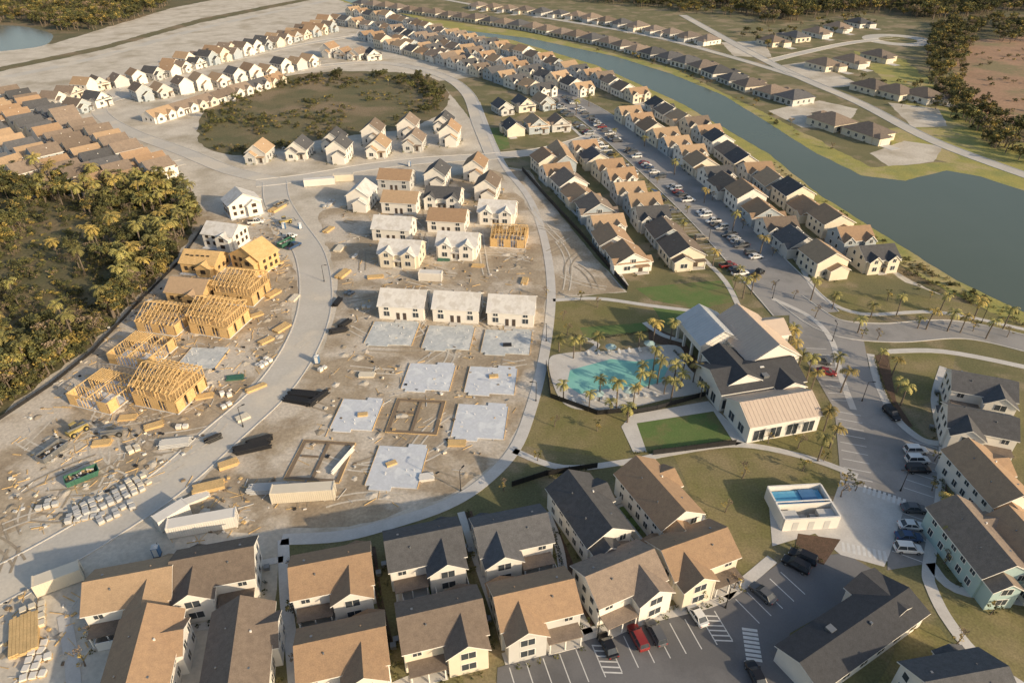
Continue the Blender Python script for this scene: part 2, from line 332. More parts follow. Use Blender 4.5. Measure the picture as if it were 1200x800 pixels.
def stalls(a,b,depth,side,name="parking_lines",sp=2.7,z=.078,hatch=()):
    A=G(*a);B=G(*b);d=(B-A);n=int(d.length/sp);d.normalize();p=Vector((-d.y,d.x,0))*side
    mb=MB()
    for i in range(n+1):
        o=A+d*sp*i
        v=[o-d*.08,o+d*.08,o+d*.08+p*depth,o-d*.08+p*depth]
        mb.add([(x.x,x.y,z) for x in v],[(0,1,2,3) if side>0 else (3,2,1,0)],whitep)
    for i in hatch:
        for k in range(6):
            o=A+d*(sp*i)+p*(depth*k/6); e=A+d*(sp*(i+1))+p*(depth*(k+1)/6)
            v=[o,o+p*.25,e+p*.25,e]; mb.add([(x.x,x.y,z+.004) for x in v],[(0,1,2,3)],whitep)
    obj(name,mb.mesh(name))
stalls((597,782),(850,712),5.5,-1,hatch=(5,12))
stalls((862,702),(925,664),5.2,-1)
stalls((980,482),(990,560),5.2,1); stalls((1098,525),(1093,592),5.2,-1); stalls((1088,600),(1083,660),5.2,-1)
stalls((945,408),(975,470),5,1); stalls((665,110),(900,305),5,-1); stalls((640,118),(870,335),5,1)
def cross(a,b,n,wid,ln):
    A=G(*a);B=G(*b);d=(B-A)/n;u=d.normalized();p=Vector((-u.y,u.x,0)); mb=MB()
    for i in range(n):
        o=A+d*(i+.25); e=o+u*wid; v=[o-p*ln/2,e-p*ln/2,e+p*ln/2,o+p*ln/2]
        mb.add([(x.x,x.y,.094) for x in v],[(0,1,2,3)],whitep)
    obj("crosswalk",mb.mesh("crosswalk"))
cross((878,735),(884,775),8,.5,2.4); cross((985,640),(1040,652),9,.5,2.2); cross((1010,572),(1062,590),9,.5,2.2)
# ---------- houses ----------
def gable(mb,cx,cy,w,d,h,axis,pitch,wall,roof,oh=.45,z0=0,tr=None,t=.22):
    tr=tr or trim
    span,Ln=(w,d) if axis=='y' else (d,w); s=span/2;L=Ln/2;k=math.tan(math.radians(pitch));rise=s*k
    P=(lambda a,b,z:(cx+a,cy+b,z)) if axis=='y' else (lambda a,b,z:(cx+b,cy-a,z))
    vs=[P(-s,-L,z0),P(s,-L,z0),P(s,L,z0),P(-s,L,z0),P(-s,-L,h),P(s,-L,h),P(s,L,h),P(-s,L,h),P(0,-L,h+rise),P(0,L,h+rise)]
    mb.add(vs,[(0,1,5,8,4),(2,3,7,9,6),(1,2,6,5),(3,0,4,7)],wall)
    e=s+oh; E=L+oh*.8; ze=h-oh*k
    prof=[(-e,ze),(-e,ze+t),(0,h+rise+t),(e,ze+t),(e,ze),(0,h+rise)]
    vs=[P(a,-E,z) for a,z in prof]+[P(a,E,z) for a,z in prof]
    fs=[(1,2,8,7),(2,3,9,8),(0,1,7,6),(3,4,10,9),(4,5,11,10),(5,0,6,11),(0,5,2,1),(5,4,3,2),(6,7,8,11),(11,8,9,10)]
    fs=[tuple(reversed(f)) for f in fs]
    mb.add(vs,fs,[roof,roof]+[tr]*8)
    return h+rise+t
def hip(mb,cx,cy,w,d,h,pitch,wall,roof,oh=.6):
    mb.box(cx,cy,0,w,d,h,wall)
    W,D=w/2+oh,d/2+oh;k=math.tan(math.radians(pitch)); z=h-.05
    if W>D: r=[(cx-(W-D),cy,z+D*k),(cx+(W-D),cy,z+D*k)]; fs=[(0,1,5,4),(2,3,4,5),(1,2,5),(3,0,4)]
    else: r=[(cx,cy-(D-W),z+W*k),(cx,cy+(D-W),z+W*k)]; fs=[(1,2,5,4),(3,0,4,5),(0,1,4),(2,3,5)]
    mb.add([(cx-W,cy-D,z),(cx+W,cy-D,z),(cx+W,cy+D,z),(cx-W,cy+D,z)]+r,fs+[(3,2,1,0)],[roof]*4+[trim])
def win(mb,x,y,z,w,h,f,g=None,fr=True):
    g=g or glass
    if f in 'NS':
        if fr: mb.box(x,y,z,w+.24,.10,h+.24,trim)
        mb.box(x,y,z+.12,w,.16,h,g)
        if fr and w>1: mb.box(x,y,z+.12,.07,.2,h,trim)
    else:
        if fr: mb.box(x,y,z,.10,w+.24,h+.24,trim)
        mb.box(x,y,z+.12,.16,w,h,g)
        if fr and w>1: mb.box(x,y,z+.12,.2,.07,h,trim)
def extras(mb,w,d,zr):
    mb.box(w*.22,d*.12,zr,.25,.25,.5,trim); mb.box(-w*.2,d*.2,zr,.2,.2,.5,steel)
def shrubs(mb,pts):
    for x,y in pts: leafclump(mb,Vector((x,y,.4)),.55,14,.22,R.choice([leafA,leafB]))
HC={}
def cottage(wall,roof,v=0):
    k=('c',wall.name,roof.name,v)
    if k in HC: return HC[k]
    mb=MB(); w,d=8.4,12.2; h=[3.8,5.4,3.6][v%3]
    gable(mb,0,.8,w,d-1.6,h,'y',35,wall,roof)
    if v%3==0: gable(mb,-1.6,-5.3,4.4,3.0,3.1,'y',35,wall,roof,.35)
    elif v%3==1: gable(mb,1.2,-5.2,5.0,3.0,3.3,'y',32,wall,roof,.35)
    else: gable(mb,0,-2.6,w+1.6,4.2,3.3,'x',26,wall,roof,.35)
    mb.box(2.2,-5.6,0,3.4,1.8,.2,conc); mb.box(2.2,-5.6,2.5,3.6,2.0,.15,roof)
    mb.box(3.7,-6.3,.2,.18,.18,2.3,trim)
    mb.box(2.0,-4.72,.1,1.0,.12,2.1,doorm)
    for yy in (-2.2,.6,3.6):
        for s,f in ((-1,'W'),(1,'E')):
            win(mb,s*w/2,yy,1.0,1.0,1.3,f)
            if h>4: win(mb,s*w/2,yy,3.6,.9,1.0,f)
    win(mb,-1.6,-6.8 if v%3==0 else -4.75,1,1.6,1.3,'S')
    win(mb,0,-4.4 if v%3!=2 else -4.7,h-.2 if v%3!=1 else h,1.1,1.1,'S')
    win(mb,-1.5,6.0,1,1.2,1.2,'N'); win(mb,1.8,6.0,.3,1.8,2.0,'N'); 
    mb.box(2.0,7.4,0,3.6,2.6,.12,conc); mb.box(4.9,4,0,.9,.9,.9,steel)
    extras(mb,w,d,h+1.6); shrubs(mb,[(-4.8,-3),(-4.9,1.5),(4.8,-2),(4.9,1),(-3.6,-7.2),(0,-7.5)])
    HC[k]=mb.mesh("cottage"); return HC[k]
def duplex(wall,roof,v=0,h=3.1,pitch=30,green=True):
    k=('d',wall.name,roof.name,v,h)
    if k in HC: return HC[k]
    mb=MB(); w,d=13.6,9.4
    gable(mb,0,.6,w,d,h,'x',pitch,wall,roof)
    for s in (-1,1):
        if v!=2: gable(mb,s*(3.6 if v==0 else 4.4),-3.6,4.6,3.4,h-.12,'y',36,wall,roof,.35); ys=-5.3
        else: ys=-4.1
        win(mb,s*(3.6 if v==0 else 4.4),ys,1,1.7,1.4,'S')
        if h>4: win(mb,s*(3.6 if v==0 else 4.4),ys,3.6 if v!=2 else 2.9,1.3,1.2 if v!=2 else .9,'S')
        mb.box(s*1.0,-4.12,.15,1.0,.1,2.1,doorm); 
        for yy in(-1.5,2): 
            win(mb,s*w/2,yy,1,1.0,1.2,'E')
            if h>4: win(mb,s*w/2,yy,3.7,1.0,1.2,'E')
        win(mb,s*3.5,5.3,.4,1.8,2,'N'); win(mb,s*5.6,5.3,1,1,1.2,'N'); mb.box(s*3.5,6.7,0,3.4,2.6,.12,conc)
    if v!=2: mb.box(0,-4.9,2.45,2.4,1.6,.14,roof)
    mb.box(0,-4.9,0,3.4,1.8,.16,conc)
    extras(mb,w,d,h+.9)
    HC[k]=mb.mesh("duplex_house"); return HC[k]
def bighouse(wall,roof,v=0):
    k=('b',wall.name,roof.name,v)
    if k in HC: return HC[k]
    mb=MB()
    if v in(0,1):
        w,d,h=12.6,8.4,5.4; sg=1 if v==0 else -1
        gable(mb,0,.5,w,d,h,'x',29,wall,roof)
        gable(mb,sg*2.9,-2.2,6.0,7.8,h-.25,'y',33,wall,roof)
        mb.box(-sg*3.2,-5.0,2.6,5.6,2.6,.16,rgb_); mb.box(-sg*3.2,-5.0,0,5.6,2.6,.2,conc)
        for i in(-1,0,1): mb.box(-sg*3.2+i*2.5,-6.1,.2,.2,.2,2.4,trim)
        mb.box(-sg*2.2,-3.74,.2,1.1,.12,2.2,doorm)
        for z in (1,3.7): win(mb,sg*2.9,-6.1,z,2.2,1.4,'S'); win(mb,-sg*4.4,-3.7,z,1.3,1.3,'S')
        for z in (1,3.7):
            for yy in(-1.6,.8,3.2):
                win(mb,w/2,yy,z,1,1.3,'E'); win(mb,-w/2,yy,z,1,1.3,'W')
            for xx in(-4.5,-1.5,1.5,4.5): win(mb,xx,4.7,z,1.1,1.3,'N')
        gable(mb,sg*4.0,5.7,4.6,2.4,2.7,'y',22,wall,roof,.3)
        for s in(-1,1): mb.box(s*(w/2+.04),-3.55,0,.1,.1,5.2,trim); mb.box(s*(w/2+.9),2,0,.9,.9,.8,steel)
        extras(mb,w,d,h+.9); mb.box(-sg*2.5,-1.2,6.8,.2,.2,.5,steel); mb.box(-sg*4.2,1.9,7,.35,.35,.35,steel)
        shrubs(mb,[(w/2+.8,-1),(w/2+.8,-3),(-w/2-.8,-2),(-w/2-.8,1),(sg*1.2,-7),(sg*3,-7),(sg*4.6,-7),(-sg*5.8,-6.9),(-sg*1.4,-6.9)])
    else:
        w,d,h=8.8,15.0,5.3
        gable(mb,0,0,w,d,h,'y',31,wall,roof)
        gable(mb,-1.6,-8.6,4.8,2.6,h-.6,'y',33,wall,roof,.35)
        gable(mb,2.7,3,5.6,6,h-.4,'x',29,wall,roof,.3)
        for z in (1,3.6):
            for yy in(-5.5,-3,-.5,2,5): win(mb,w/2 if not(yy in(2,5)) else 5.5,yy,z,1.1,1.3,'E'); win(mb,-w/2,yy,z,1.1,1.3,'W')
            win(mb,-1.6,-9.9,z,1.8,1.3,'S'); win(mb,2.6,-7.5,z,1.2,1.3,'S'); win(mb,-2,7.5,z,1.2,1.3,'N'); win(mb,2,7.5,z,1.2,1.3,'N')
        extras(mb,w,d,h+1.5); mb.box(-2.4,-3,6.6,.2,.2,.5,steel); mb.box(2.2,-4,6.6,.3,.3,.35,steel)
        shrubs(mb,[(-5.2,-5),(-5.2,-2),(-5.2,1),(5.2,-5),(5.2,-2.5),(-3,-10.6),(0,-10.6)])
    HC[k]=mb.mesh("two_storey_house"); return HC[k]
def hiphouse(wall,roof,v=0):
    k=('h',wall.name,roof.name,v)
    if k in HC: return HC[k]
    mb=MB(); hip(mb,0,0,13.5,16,3.2,24,wall,roof); hip(mb,3.2 if v else -3.2,-9,6.6,5,3.1,24,wall,roof)
    mb.box(3.2 if v else -3.2,-11.55,.1,4.8,.1,2.3,lgray); win(mb,-3.2 if v else 3.2,-8,.8,2,1.5,'S'); 
    for x in(-4,0,4): win(mb,x,8,.5,1.8,1.8,'N')
    for y in (-4,0,4): win(mb,6.75,y,.9,1.2,1.3,'E'); win(mb,-6.75,y,.9,1.2,1.3,'W')
    mb.box(3.2 if v else -3.2,-14.6,.03,5.2,6,.06,conc)
    shrubs(mb,[(-7.4,-5),(-7.4,2),(7.4,-4),(7.4,3),(-2,8.8),(4,8.8),(0,-9)])
    HC[k]=mb.mesh("suburban_house"); return HC[k]
def stud_wall(mb,p,q,z,h,sp=.95,t=.13):
    p=Vector((*p,z));q=Vector((*q,z));d=q-p;n=max(1,int(d.length/sp))
    mb.beam(p+Vector((0,0,.06)),q+Vector((0,0,.06)),.12,wood); mb.beam(p+Vector((0,0,h)),q+Vector((0,0,h)),.18,wood)
    for i in range(n+1):
        if R.random()<.08: continue
        a=p+d*i/n; mb.beam(a,a+Vector((0,0,h)),t,wood)
def framed(v):
    mb=MB(); w,d=11.5,10.5; mb.box(0,0,0,w+.4,d+.4,.18,slabm); hs=2.9
    def ring(z,h):
        for a,b in(((-w/2,-d/2),(w/2,-d/2)),((w/2,-d/2),(w/2,d/2)),((w/2,d/2),(-w/2,d/2)),((-w/2,d/2),(-w/2,-d/2)),((0,-d/2),(0,d/2)),((-w/2,1),(w/2,1)),((-w/2,-2),(0,-2)),((2.8,1),(2.8,d/2))): stud_wall(mb,a,b,z,h)
    ring(.2,hs)
    if v>=1:
        for s in(-1,1):
            for yy in ((-3.9,3.6) if v==1 else (-3.9,-.2,3.6)): mb.box(s*(w/2+.1),yy,.2,.05,2.4,hs,osb)
        for xx in((-4.4,4.4) if v==1 else (-4.4,0,4.4)): mb.box(xx,-d/2-.1,.2,2.4,.05,hs,osb); mb.box(xx,d/2+.1,.2,2.4,.05,hs,osb)
    if v==1:
        for i in range(9): mb.box(-w/2+.4+i*.62,2.9,3.2,.09,4.6,.28,wood)
    if v>=2:
        z0=3.4
        if v==2:
            mb.box(0,0,3.3,w,d,.12,osb); 
            for a,b in(((-w/2,-d/2),(w/2,-d/2)),((w/2,-d/2),(w/2,d/2)),((w/2,d/2),(-w/2,d/2)),((-w/2,d/2),(-w/2,-d/2)),((0,-d/2),(0,d/2))): stud_wall(mb,a,b,3.45,2.3)
            z0=5.85
        n=10
        for i in range(n):
            x=-w/2+.2+i*(w-.4)/(n-1); zt=z0
            mb.beam((x,-d/2-.5,zt),(x,d/2+.5,zt),.12,wood); mb.beam((x,-d/2-.5,zt),(x,0,zt+2.8),.13,wood); mb.beam((x,d/2+.5,zt),(x,0,zt+2.8),.13,wood)
            mb.beam((x,-2.4,zt),(x,-2.4,zt+1.45),.09,wood); mb.beam((x,2.4,zt),(x,2.4,zt+1.45),.09,wood); mb.beam((x,-2.4,zt+.1),(x,0,zt+2.6),.08,wood)
        for s in(-1,1):
            for k in(.25,.6): mb.beam((-w/2,s*(d/2+.5)*(1-k),z0+2.8*k+.12),(w/2,s*(d/2+.5)*(1-k),z0+2.8*k+.12),.1,wood)
    for i in range(9): mb.box(R.uniform(-4,4),R.uniform(-4,4),.19,R.uniform(1,2.6),.4,.3,R.choice([wood,white]),rot=R.uniform(0,3))
    return mb.mesh("framed_house")
def sheathed(v,roofm=None,wallm=None):
    mb=MB(); wm=wallm or osb; rm=roofm or osb; w,d,h=11.5,9.5,5.0 if v!=1 else 3.6
    mb.box(0,0,0,w+.5,d+.5,.15,slabm)
    gable(mb,0,.5,w,d-1,h,'x' if v<2 else 'y',30,wm,rm,tr=wood if wm is osb else None)
    gable(mb,2.6,-3.6,4.8,3.6,h-.8,'y',33,wm,rm,.35,tr=wood if wm is osb else None)
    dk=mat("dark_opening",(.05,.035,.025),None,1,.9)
    for z in ([1,3.3] if h>4 else [1]):
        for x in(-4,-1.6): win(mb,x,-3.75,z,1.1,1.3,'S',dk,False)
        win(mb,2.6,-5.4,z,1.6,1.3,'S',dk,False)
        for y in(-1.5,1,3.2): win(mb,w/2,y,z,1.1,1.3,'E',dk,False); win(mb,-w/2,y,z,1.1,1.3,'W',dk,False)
    if v<2 and rm is osb:
        for i in range(5): mb.box(-4+i*1.7,R.uniform(-2,-1.4),h+1.5,.9,.35,.3,black)
    return mb.mesh("sheathed_house")
def place(me,name,u,v,yaw,z=4.5,sc=None):
    p=G(u,v,z); return obj(name,me,(p.x,p.y,0.03),math.radians(yaw),scale=sc)
WL=[white,white,white,cream,cream,lgray,blue]
RL=[rb,rb,rt,rt,rgb_,rgb_,rg,rg]
def rc(): return cottage(R.choice(WL),R.choice(RL),R.randrange(3))
def row(px,sp,kind='c',front=90,name="cottage",z=4.5,jit=.4,skip=0,flip=.3):
    P=[G(*p,z) for p in px]; acc=0; nxt=0
    for a,b in zip(P[:-1],P[1:]):
        d=b-a; L=d.length; ang=math.degrees(math.atan2(d.y,d.x))
        while nxt<=acc+L:
            if R.random()>=skip:
                q=a+d*((nxt-acc)/L); kk=kind; sx=1
                if kind=='m':
                    kk='c' if R.random()<.5 else 'D'; sx=1.28 if kk=='c' else .84
                me={'c':rc,'d':lambda:duplex(R.choice(WL[:5]),R.choice(RL),R.randrange(2)),'D':lambda:duplex(R.choice(WL),R.choice(RL),R.randrange(2),4.4),'h':lambda:hiphouse(R.choice([cream,white,lgray]),R.choice([rhip,rhip,rgb_,rg]),R.randrange(2))}[kk]()
                s=R.uniform(.96,1.05)
                obj({'c':"cottage",'d':"duplex_house",'D':"duplex_house",'h':"suburban_house"}[kk],me,(q.x+R.uniform(-jit,jit),q.y+R.uniform(-jit,jit),.03),math.radians(ang+front+(180 if R.random()<flip else 0)+R.uniform(-1.5,1.5)),scale=(s*sx,s,s*R.uniform(.95,1.1)))
            nxt+=sp
        acc+=L
row([(12,108),(100,150),(192,198)],10.8,front=0); row([(-10,122),(60,155),(150,208)],10.8,front=0); row([(-20,148),(50,182),(112,212)],11.5,front=0); row([(-30,185),(30,200),(52,208)],12,front=0)
row([(62,112),(110,96),(170,86),(240,68),(320,47),(395,28)],11.5,front=0); row([(90,120),(120,112)],12,front=0)
row([(165,107),(240,94),(310,80),(365,68)],11.5,front=0); row([(185,130),(245,112),(300,96),(335,86)],14,'d',front=0)
row([(200,74),(260,58),(330,40),(390,22)],13,front=0)
row([(385,58),(430,62),(455,60)],12,front=0)
row([(395,22),(450,30),(520,50),(600,75),(660,92),(690,104)],13.2,'m',front=90,flip=.1,jit=.8); row([(415,12),(470,22),(540,42),(620,62),(700,88),(755,112)],13.2,'m',front=90,flip=.1,jit=.8)
row([(450,48),(520,66),(580,84),(640,104)],13.2,'m',front=90,flip=.1,jit=.8); row([(430,40),(500,55),(560,72)],14,'m',front=90,flip=.1,jit=.8)
row([(590,122),(640,116)],12,front=0); row([(600,145),(665,140)],12,front=0)
row([(738,132),(800,172),(870,226),(935,280),(976,310)],12.9,'m',front=90,flip=0,jit=.9); row([(774,122),(832,156),(892,200),(952,243),(1002,280),(1045,312)],12.9,'m',front=90,flip=0,jit=.9)
row([(640,188),(690,232),(728,286),(752,316)],12.9,'m',front=90,flip=0,jit=.9); row([(687,172),(727,208),(772,260),(813,308)],12.9,'m',front=90,flip=0,jit=.9); row([(655,178),(665,196)],12,front=90)
row([(425,2),(520,14),(620,28),(720,47),(820,73),(885,97),(938,112)],17,'h',front=180,flip=0); row([(560,4),(680,16),(780,34),(830,44)],19,'h',front=0,flip=0,skip=.15)
for u,v in[(975,140),(1018,152),(905,47),(932,42),(958,37),(982,31),(1006,26),(966,74),(998,70),(1030,64),(1022,100),(1050,106),(1082,110)]:
    place(hiphouse(R.choice([cream,white]),R.choice([rhip,rgb_,rg]),R.randrange(2)),"suburban_house",u,v,R.choice([25,25,205]),3.5,1.12)
for u,v in[(303,174),(350,170),(391,160),(397,174),(437,154),(443,168),(478,147),(485,161),(520,140),(527,155)]:
    place(cottage(R.choice([white,white,lgray]),R.choice([rt,rb,rg,rgb_]),R.choice([0,1])),"cottage",u,v,-4,5,(1.05,1.0,1.15))
for u,v,k,wl,rf,y in[(423,226,'c1',white,under,-8),(464,205,'d2',lgray,rb,-8),(470,231,'d2',white,rt,-8),(512,202,'c1',white,rg,-8),(520,226,'d1',white,rg,-8),(525,252,'d2',white,rb,-8),
  (557,193,'c1',white,rb,-8),(571,216,'c1',white,rgb_,-8),(583,242,'d0',white,under,-8),(461,261,'d2',white,under,-8),(470,289,'d0',cream,under,-8),(537,280,'d0',white,under,-8)]:
    me=cottage(wl,rf,int(k[1])) if k[0]=='c' else duplex(wl,rf,int(k[1]),4.4)
    place(me,"cottage" if k[0]=='c' else "duplex_house",u,v,y,5,None if k[0]=='c' else (.95,1,1))
for u,v in[(473,346),(536,349),(600,353)]: place(duplex(white,under,2,4.3),"unfinished_house",u,v,-6,5.5,(.92,1,1))
place(framed(3),"framed_house",597,270,-8,4)
place(sheathed(2,under,white),"sheathed_house",283,234,35,5); place(sheathed(0,under,white),"sheathed_house",262,270,-15,5)
place(sheathed(1),"sheathed_house",237,298,-10,5); place(sheathed(2),"sheathed_house",296,296,-25,5); place(sheathed(1,rt),"sheathed_house",222,331,-10,5)
for u,v,k,y in[(284,336,2,-12),(195,368,3,-12),(257,371,2,-14),(165,405,1,-14),(122,452,1,-18),(198,452,2,-16)]: place(framed(k),"framed_house",u,v,y,3)
FG=[(690,590,2,white,rg,25),(772,572,2,white,rb,25),(497,634,0,white,rg,15),(600,618,1,white,rg,15),(388,665,0,white,rb,14),(250,658,1,white,rgb_,14),(152,682,0,white,rt,14),
 (517,722,0,cream,rgb_,15),(627,698,1,lgray,rb,15),(400,755,0,white,rb,14),(277,758,2,white,rgb_,12),(162,768,2,white,rb,12),(728,668,0,white,rgb_,25),(815,640,1,cream,rb,22),
 (1152,448,0,white,rg,-20),(1150,490,1,white,rg,-20),(1162,552,2,white,rb,5),(1150,626,2,teal,rgb_,5),(1215,640,2,white,rb,5),(1132,800,0,white,rg,10)]
for u,v,k,wl,rf,y in FG: place(bighouse(wl,rf,k),"two_storey_house",u,v,y,6.5)
mb=MB(); gable(mb,0,0,25,7.6,3.6,'x',20,white,rg2); gable(mb,9,1.8,7,7.5,3.5,'y',20,white,rg2)
for i in range(6): win(mb,-10+i*4,-3.8,1,1.6,1.4,'S'); win(mb,-10+i*3,3.8,1,1.6,1.4,'N')
mb.box(-4,1.5,4.2,1.2,1.2,.8,steel); mb.box(2,-1,4.6,.4,.4,.6,steel)
place(mb.mesh("long_building"),"garage_building",1003,733,30,4.5)
def slab(u,v,w,d,m,y=-5,forms=False,name="foundation_slab"):
    mb=MB()
    if not forms:
        mb.box(0,0,0,w,d*.86,.24,m); mb.box(-w*.2,-d*.47,0,w*.42,d*.08,.23,m); mb.box(w*.27,d*.47,0,w*.36,d*.08,.23,m)
        for i in range(7): x,y2=R.uniform(-w/2.4,w/2.4),R.uniform(-d/2.6,d/2.6); mb.cyl((x,y2,.24),(x,y2,.7),.06,.06,trim,6)
        for s in(-1,1): mb.box(s*(w/2+.05),0,0,.08,d*.86,.3,wood)
        if R.random()<.6: mb.box(R.uniform(-2,2),R.uniform(-2,2),.245,2.2,1.2,.4,R.choice([wood,black,white]),rot=R.random())
    else:
        dk=mat("trench_soil",(.22,.165,.115),None,1,.95); k=0
        for x,y2,sx,sy in((0,-d/2,w+.8,.8),(0,d/2,w+.8,.8),(-w/2,0,.8,d-.8),(w/2,0,.8,d-.8),(0,0,.7,d-.8),(-w/4-.0,1,w/2-1.6,.6)):
            k+=1; mb.box(x,y2,.16+k*.004,sx,sy,.03,dk)
        for x,y2,sx,sy in((0,-d/2-.45,w+1,.06),(0,d/2+.45,w+1,.06),(-w/2-.45,0,.06,d+.8),(w/2+.45,0,.06,d+.8)): mb.box(x,y2,.02,sx,sy,.2,wood)
    place(mb.mesh(name),name,u,v,y,0)
for u,v,w,d,m in[(460,391,12.5,12.5,slabg),(526,396,12.5,12.5,slabg),(594,401,12.5,12.5,slabg),(503,442,11.5,12,slabm),(576,446,11.8,12,slabm),(419,486,9.4,12,slabm),(563,494,11.5,13,slabm),(466,547,10.5,13.5,slabm),(238,420,10,10,slabg)]: slab(u,v,w,d,m)
for u,v in[(488,488),(376,540)]: slab(u,v,10.5,11,None,forms=True,name="foundation_formwork")
# clubhouse
cl=empty("clubhouse")
def part(fn,name,u,v,yaw,z):
    mb=MB(); fn(mb); p=G(u,v,z); return obj(name,mb.mesh(name),(p.x,p.y,.05),math.radians(yaw),parent=cl)
def seams(mb,w,d,h,axis,pitch,m):
    span,Ln=(w,d) if axis=='y' else (d,w); k=math.tan(math.radians(pitch)); n=int(Ln/.9)
    for i in range(n+1):
        b=-Ln/2+i*Ln/n
        for s in(-1,1):
            p=(s*(span/2+.3),b,h-.3*k+.24);q=(0,b,h+span/2*k+.24)
            if axis=='x': p=(b,-p[0],p[2]);q=(b,0,q[2])
            mb.beam(p,q,.05,m)
def wing_s(mb):
    gable(mb,0,0,17,10,4.6,'x',27,white,rmet); seams(mb,17,10,4.6,'x',27,rmet)
    for x in(-6,-2,2,6): win(mb,x,-5,.3,2.6,2.8,'S')
    for y in(-2,2): win(mb,8.5,y,.8,2,2,'E'); win(mb,-8.5,y,.8,2,2,'W')
def body(mb):
    gable(mb,0,0,21,12,5,'x',22,white,rg2); gable(mb,6,-2,7,12,4.9,'y',26,white,rg2,.3); gable(mb,-4,2,8,13,6.0,'y',28,white,rg2,.3)
    for x in(-9,-6,0,3,9): win(mb,x,-6,.6,1.8,2.4,'S'); win(mb,x,6,.6,1.8,2.4,'N')
    for y in(-3,0,3): win(mb,-10.5,y,.6,1.8,2.4,'W')
    mb.box(1.5,-3.5,5.4,1.4,1.4,1.2,steel); mb.box(1.8,-1,6.2,1.0,1.0,1.0,trim)
def hall(mb):
    gable(mb,0,0,13,19,6.6,'y',32,white,rmet); seams(mb,13,19,6.6,'y',32,rmet)
    gable(mb,3,4,14,8,6.1,'x',28,white,rmet,.4); win(mb,0,-9.5,1,4,4,'S'); win(mb,0,9.5,1,4,4,'N')
    for y in(-6,-2,2,6): win(mb,6.5 if y in(-6,-2) else 10,y,1,1.6,3,'E'); win(mb,-6.5,y,1,1.8,3.4,'W')
def porch(mb):
    gable(mb,0,2.5,11,13,6.0,'y',30,white,rmetg,z0=3.8); seams(mb,11,13,6.0,'y',30,rmetg)
    for x in(-5.2,0,5.2):
        for y in(-3.6,.6,4.8,8.6): mb.box(x,y,0,.6,.6,3.85,trim)
    mb.box(0,2.5,3.7,10.6,12.6,.12,trim); mb.box(2.5,2.5,0,.3,12,3.7,white)
part(wing_s,"south_wing",908,470,14,6); part(body,"lounge_wing",880,432,14,6); part(hall,"main_hall",885,390,14,8); part(porch,"porch_wing",838,385,14,7.5)
pe=empty("pump_enclosure"); p=G(937,600); mb=MB()
W,D=10.5,8.3
for x,y,sx,sy in((0,-D/2,W,.3),(0,D/2,W,.3),(-W/2,0,.3,D-.3),(W/2,0,.3,D-.3),(0,-.6,W-.3,.2)): mb.box(x,y,0,sx,sy,3.0,white)
mb.box(0,0,3.0,W+.2,.25,.12,trim); 
for x in(-3.5,3.5): mb.box(x,-2.6,0,3.0,2.4,2.2,lgray); mb.box(x*.3,-2.5,0,1.2,1.2,1.6,steel)
for x in(-3,0,3): mb.box(x,-D/2-.16,.1,1.1,.06,2.1,lgray)
obj("walls",mb.mesh("walls"),(p.x,p.y,.08),math.radians(4),parent=pe)
mb=MB(); mb.box(0,1.7,0,W-1.2,3.8,2.0,bluew); mb.box(2,1.7,2.0,3,3.7,.3,bluep); obj("tank",mb.mesh("tank"),(p.x,p.y,.08),math.radians(4),parent=pe)
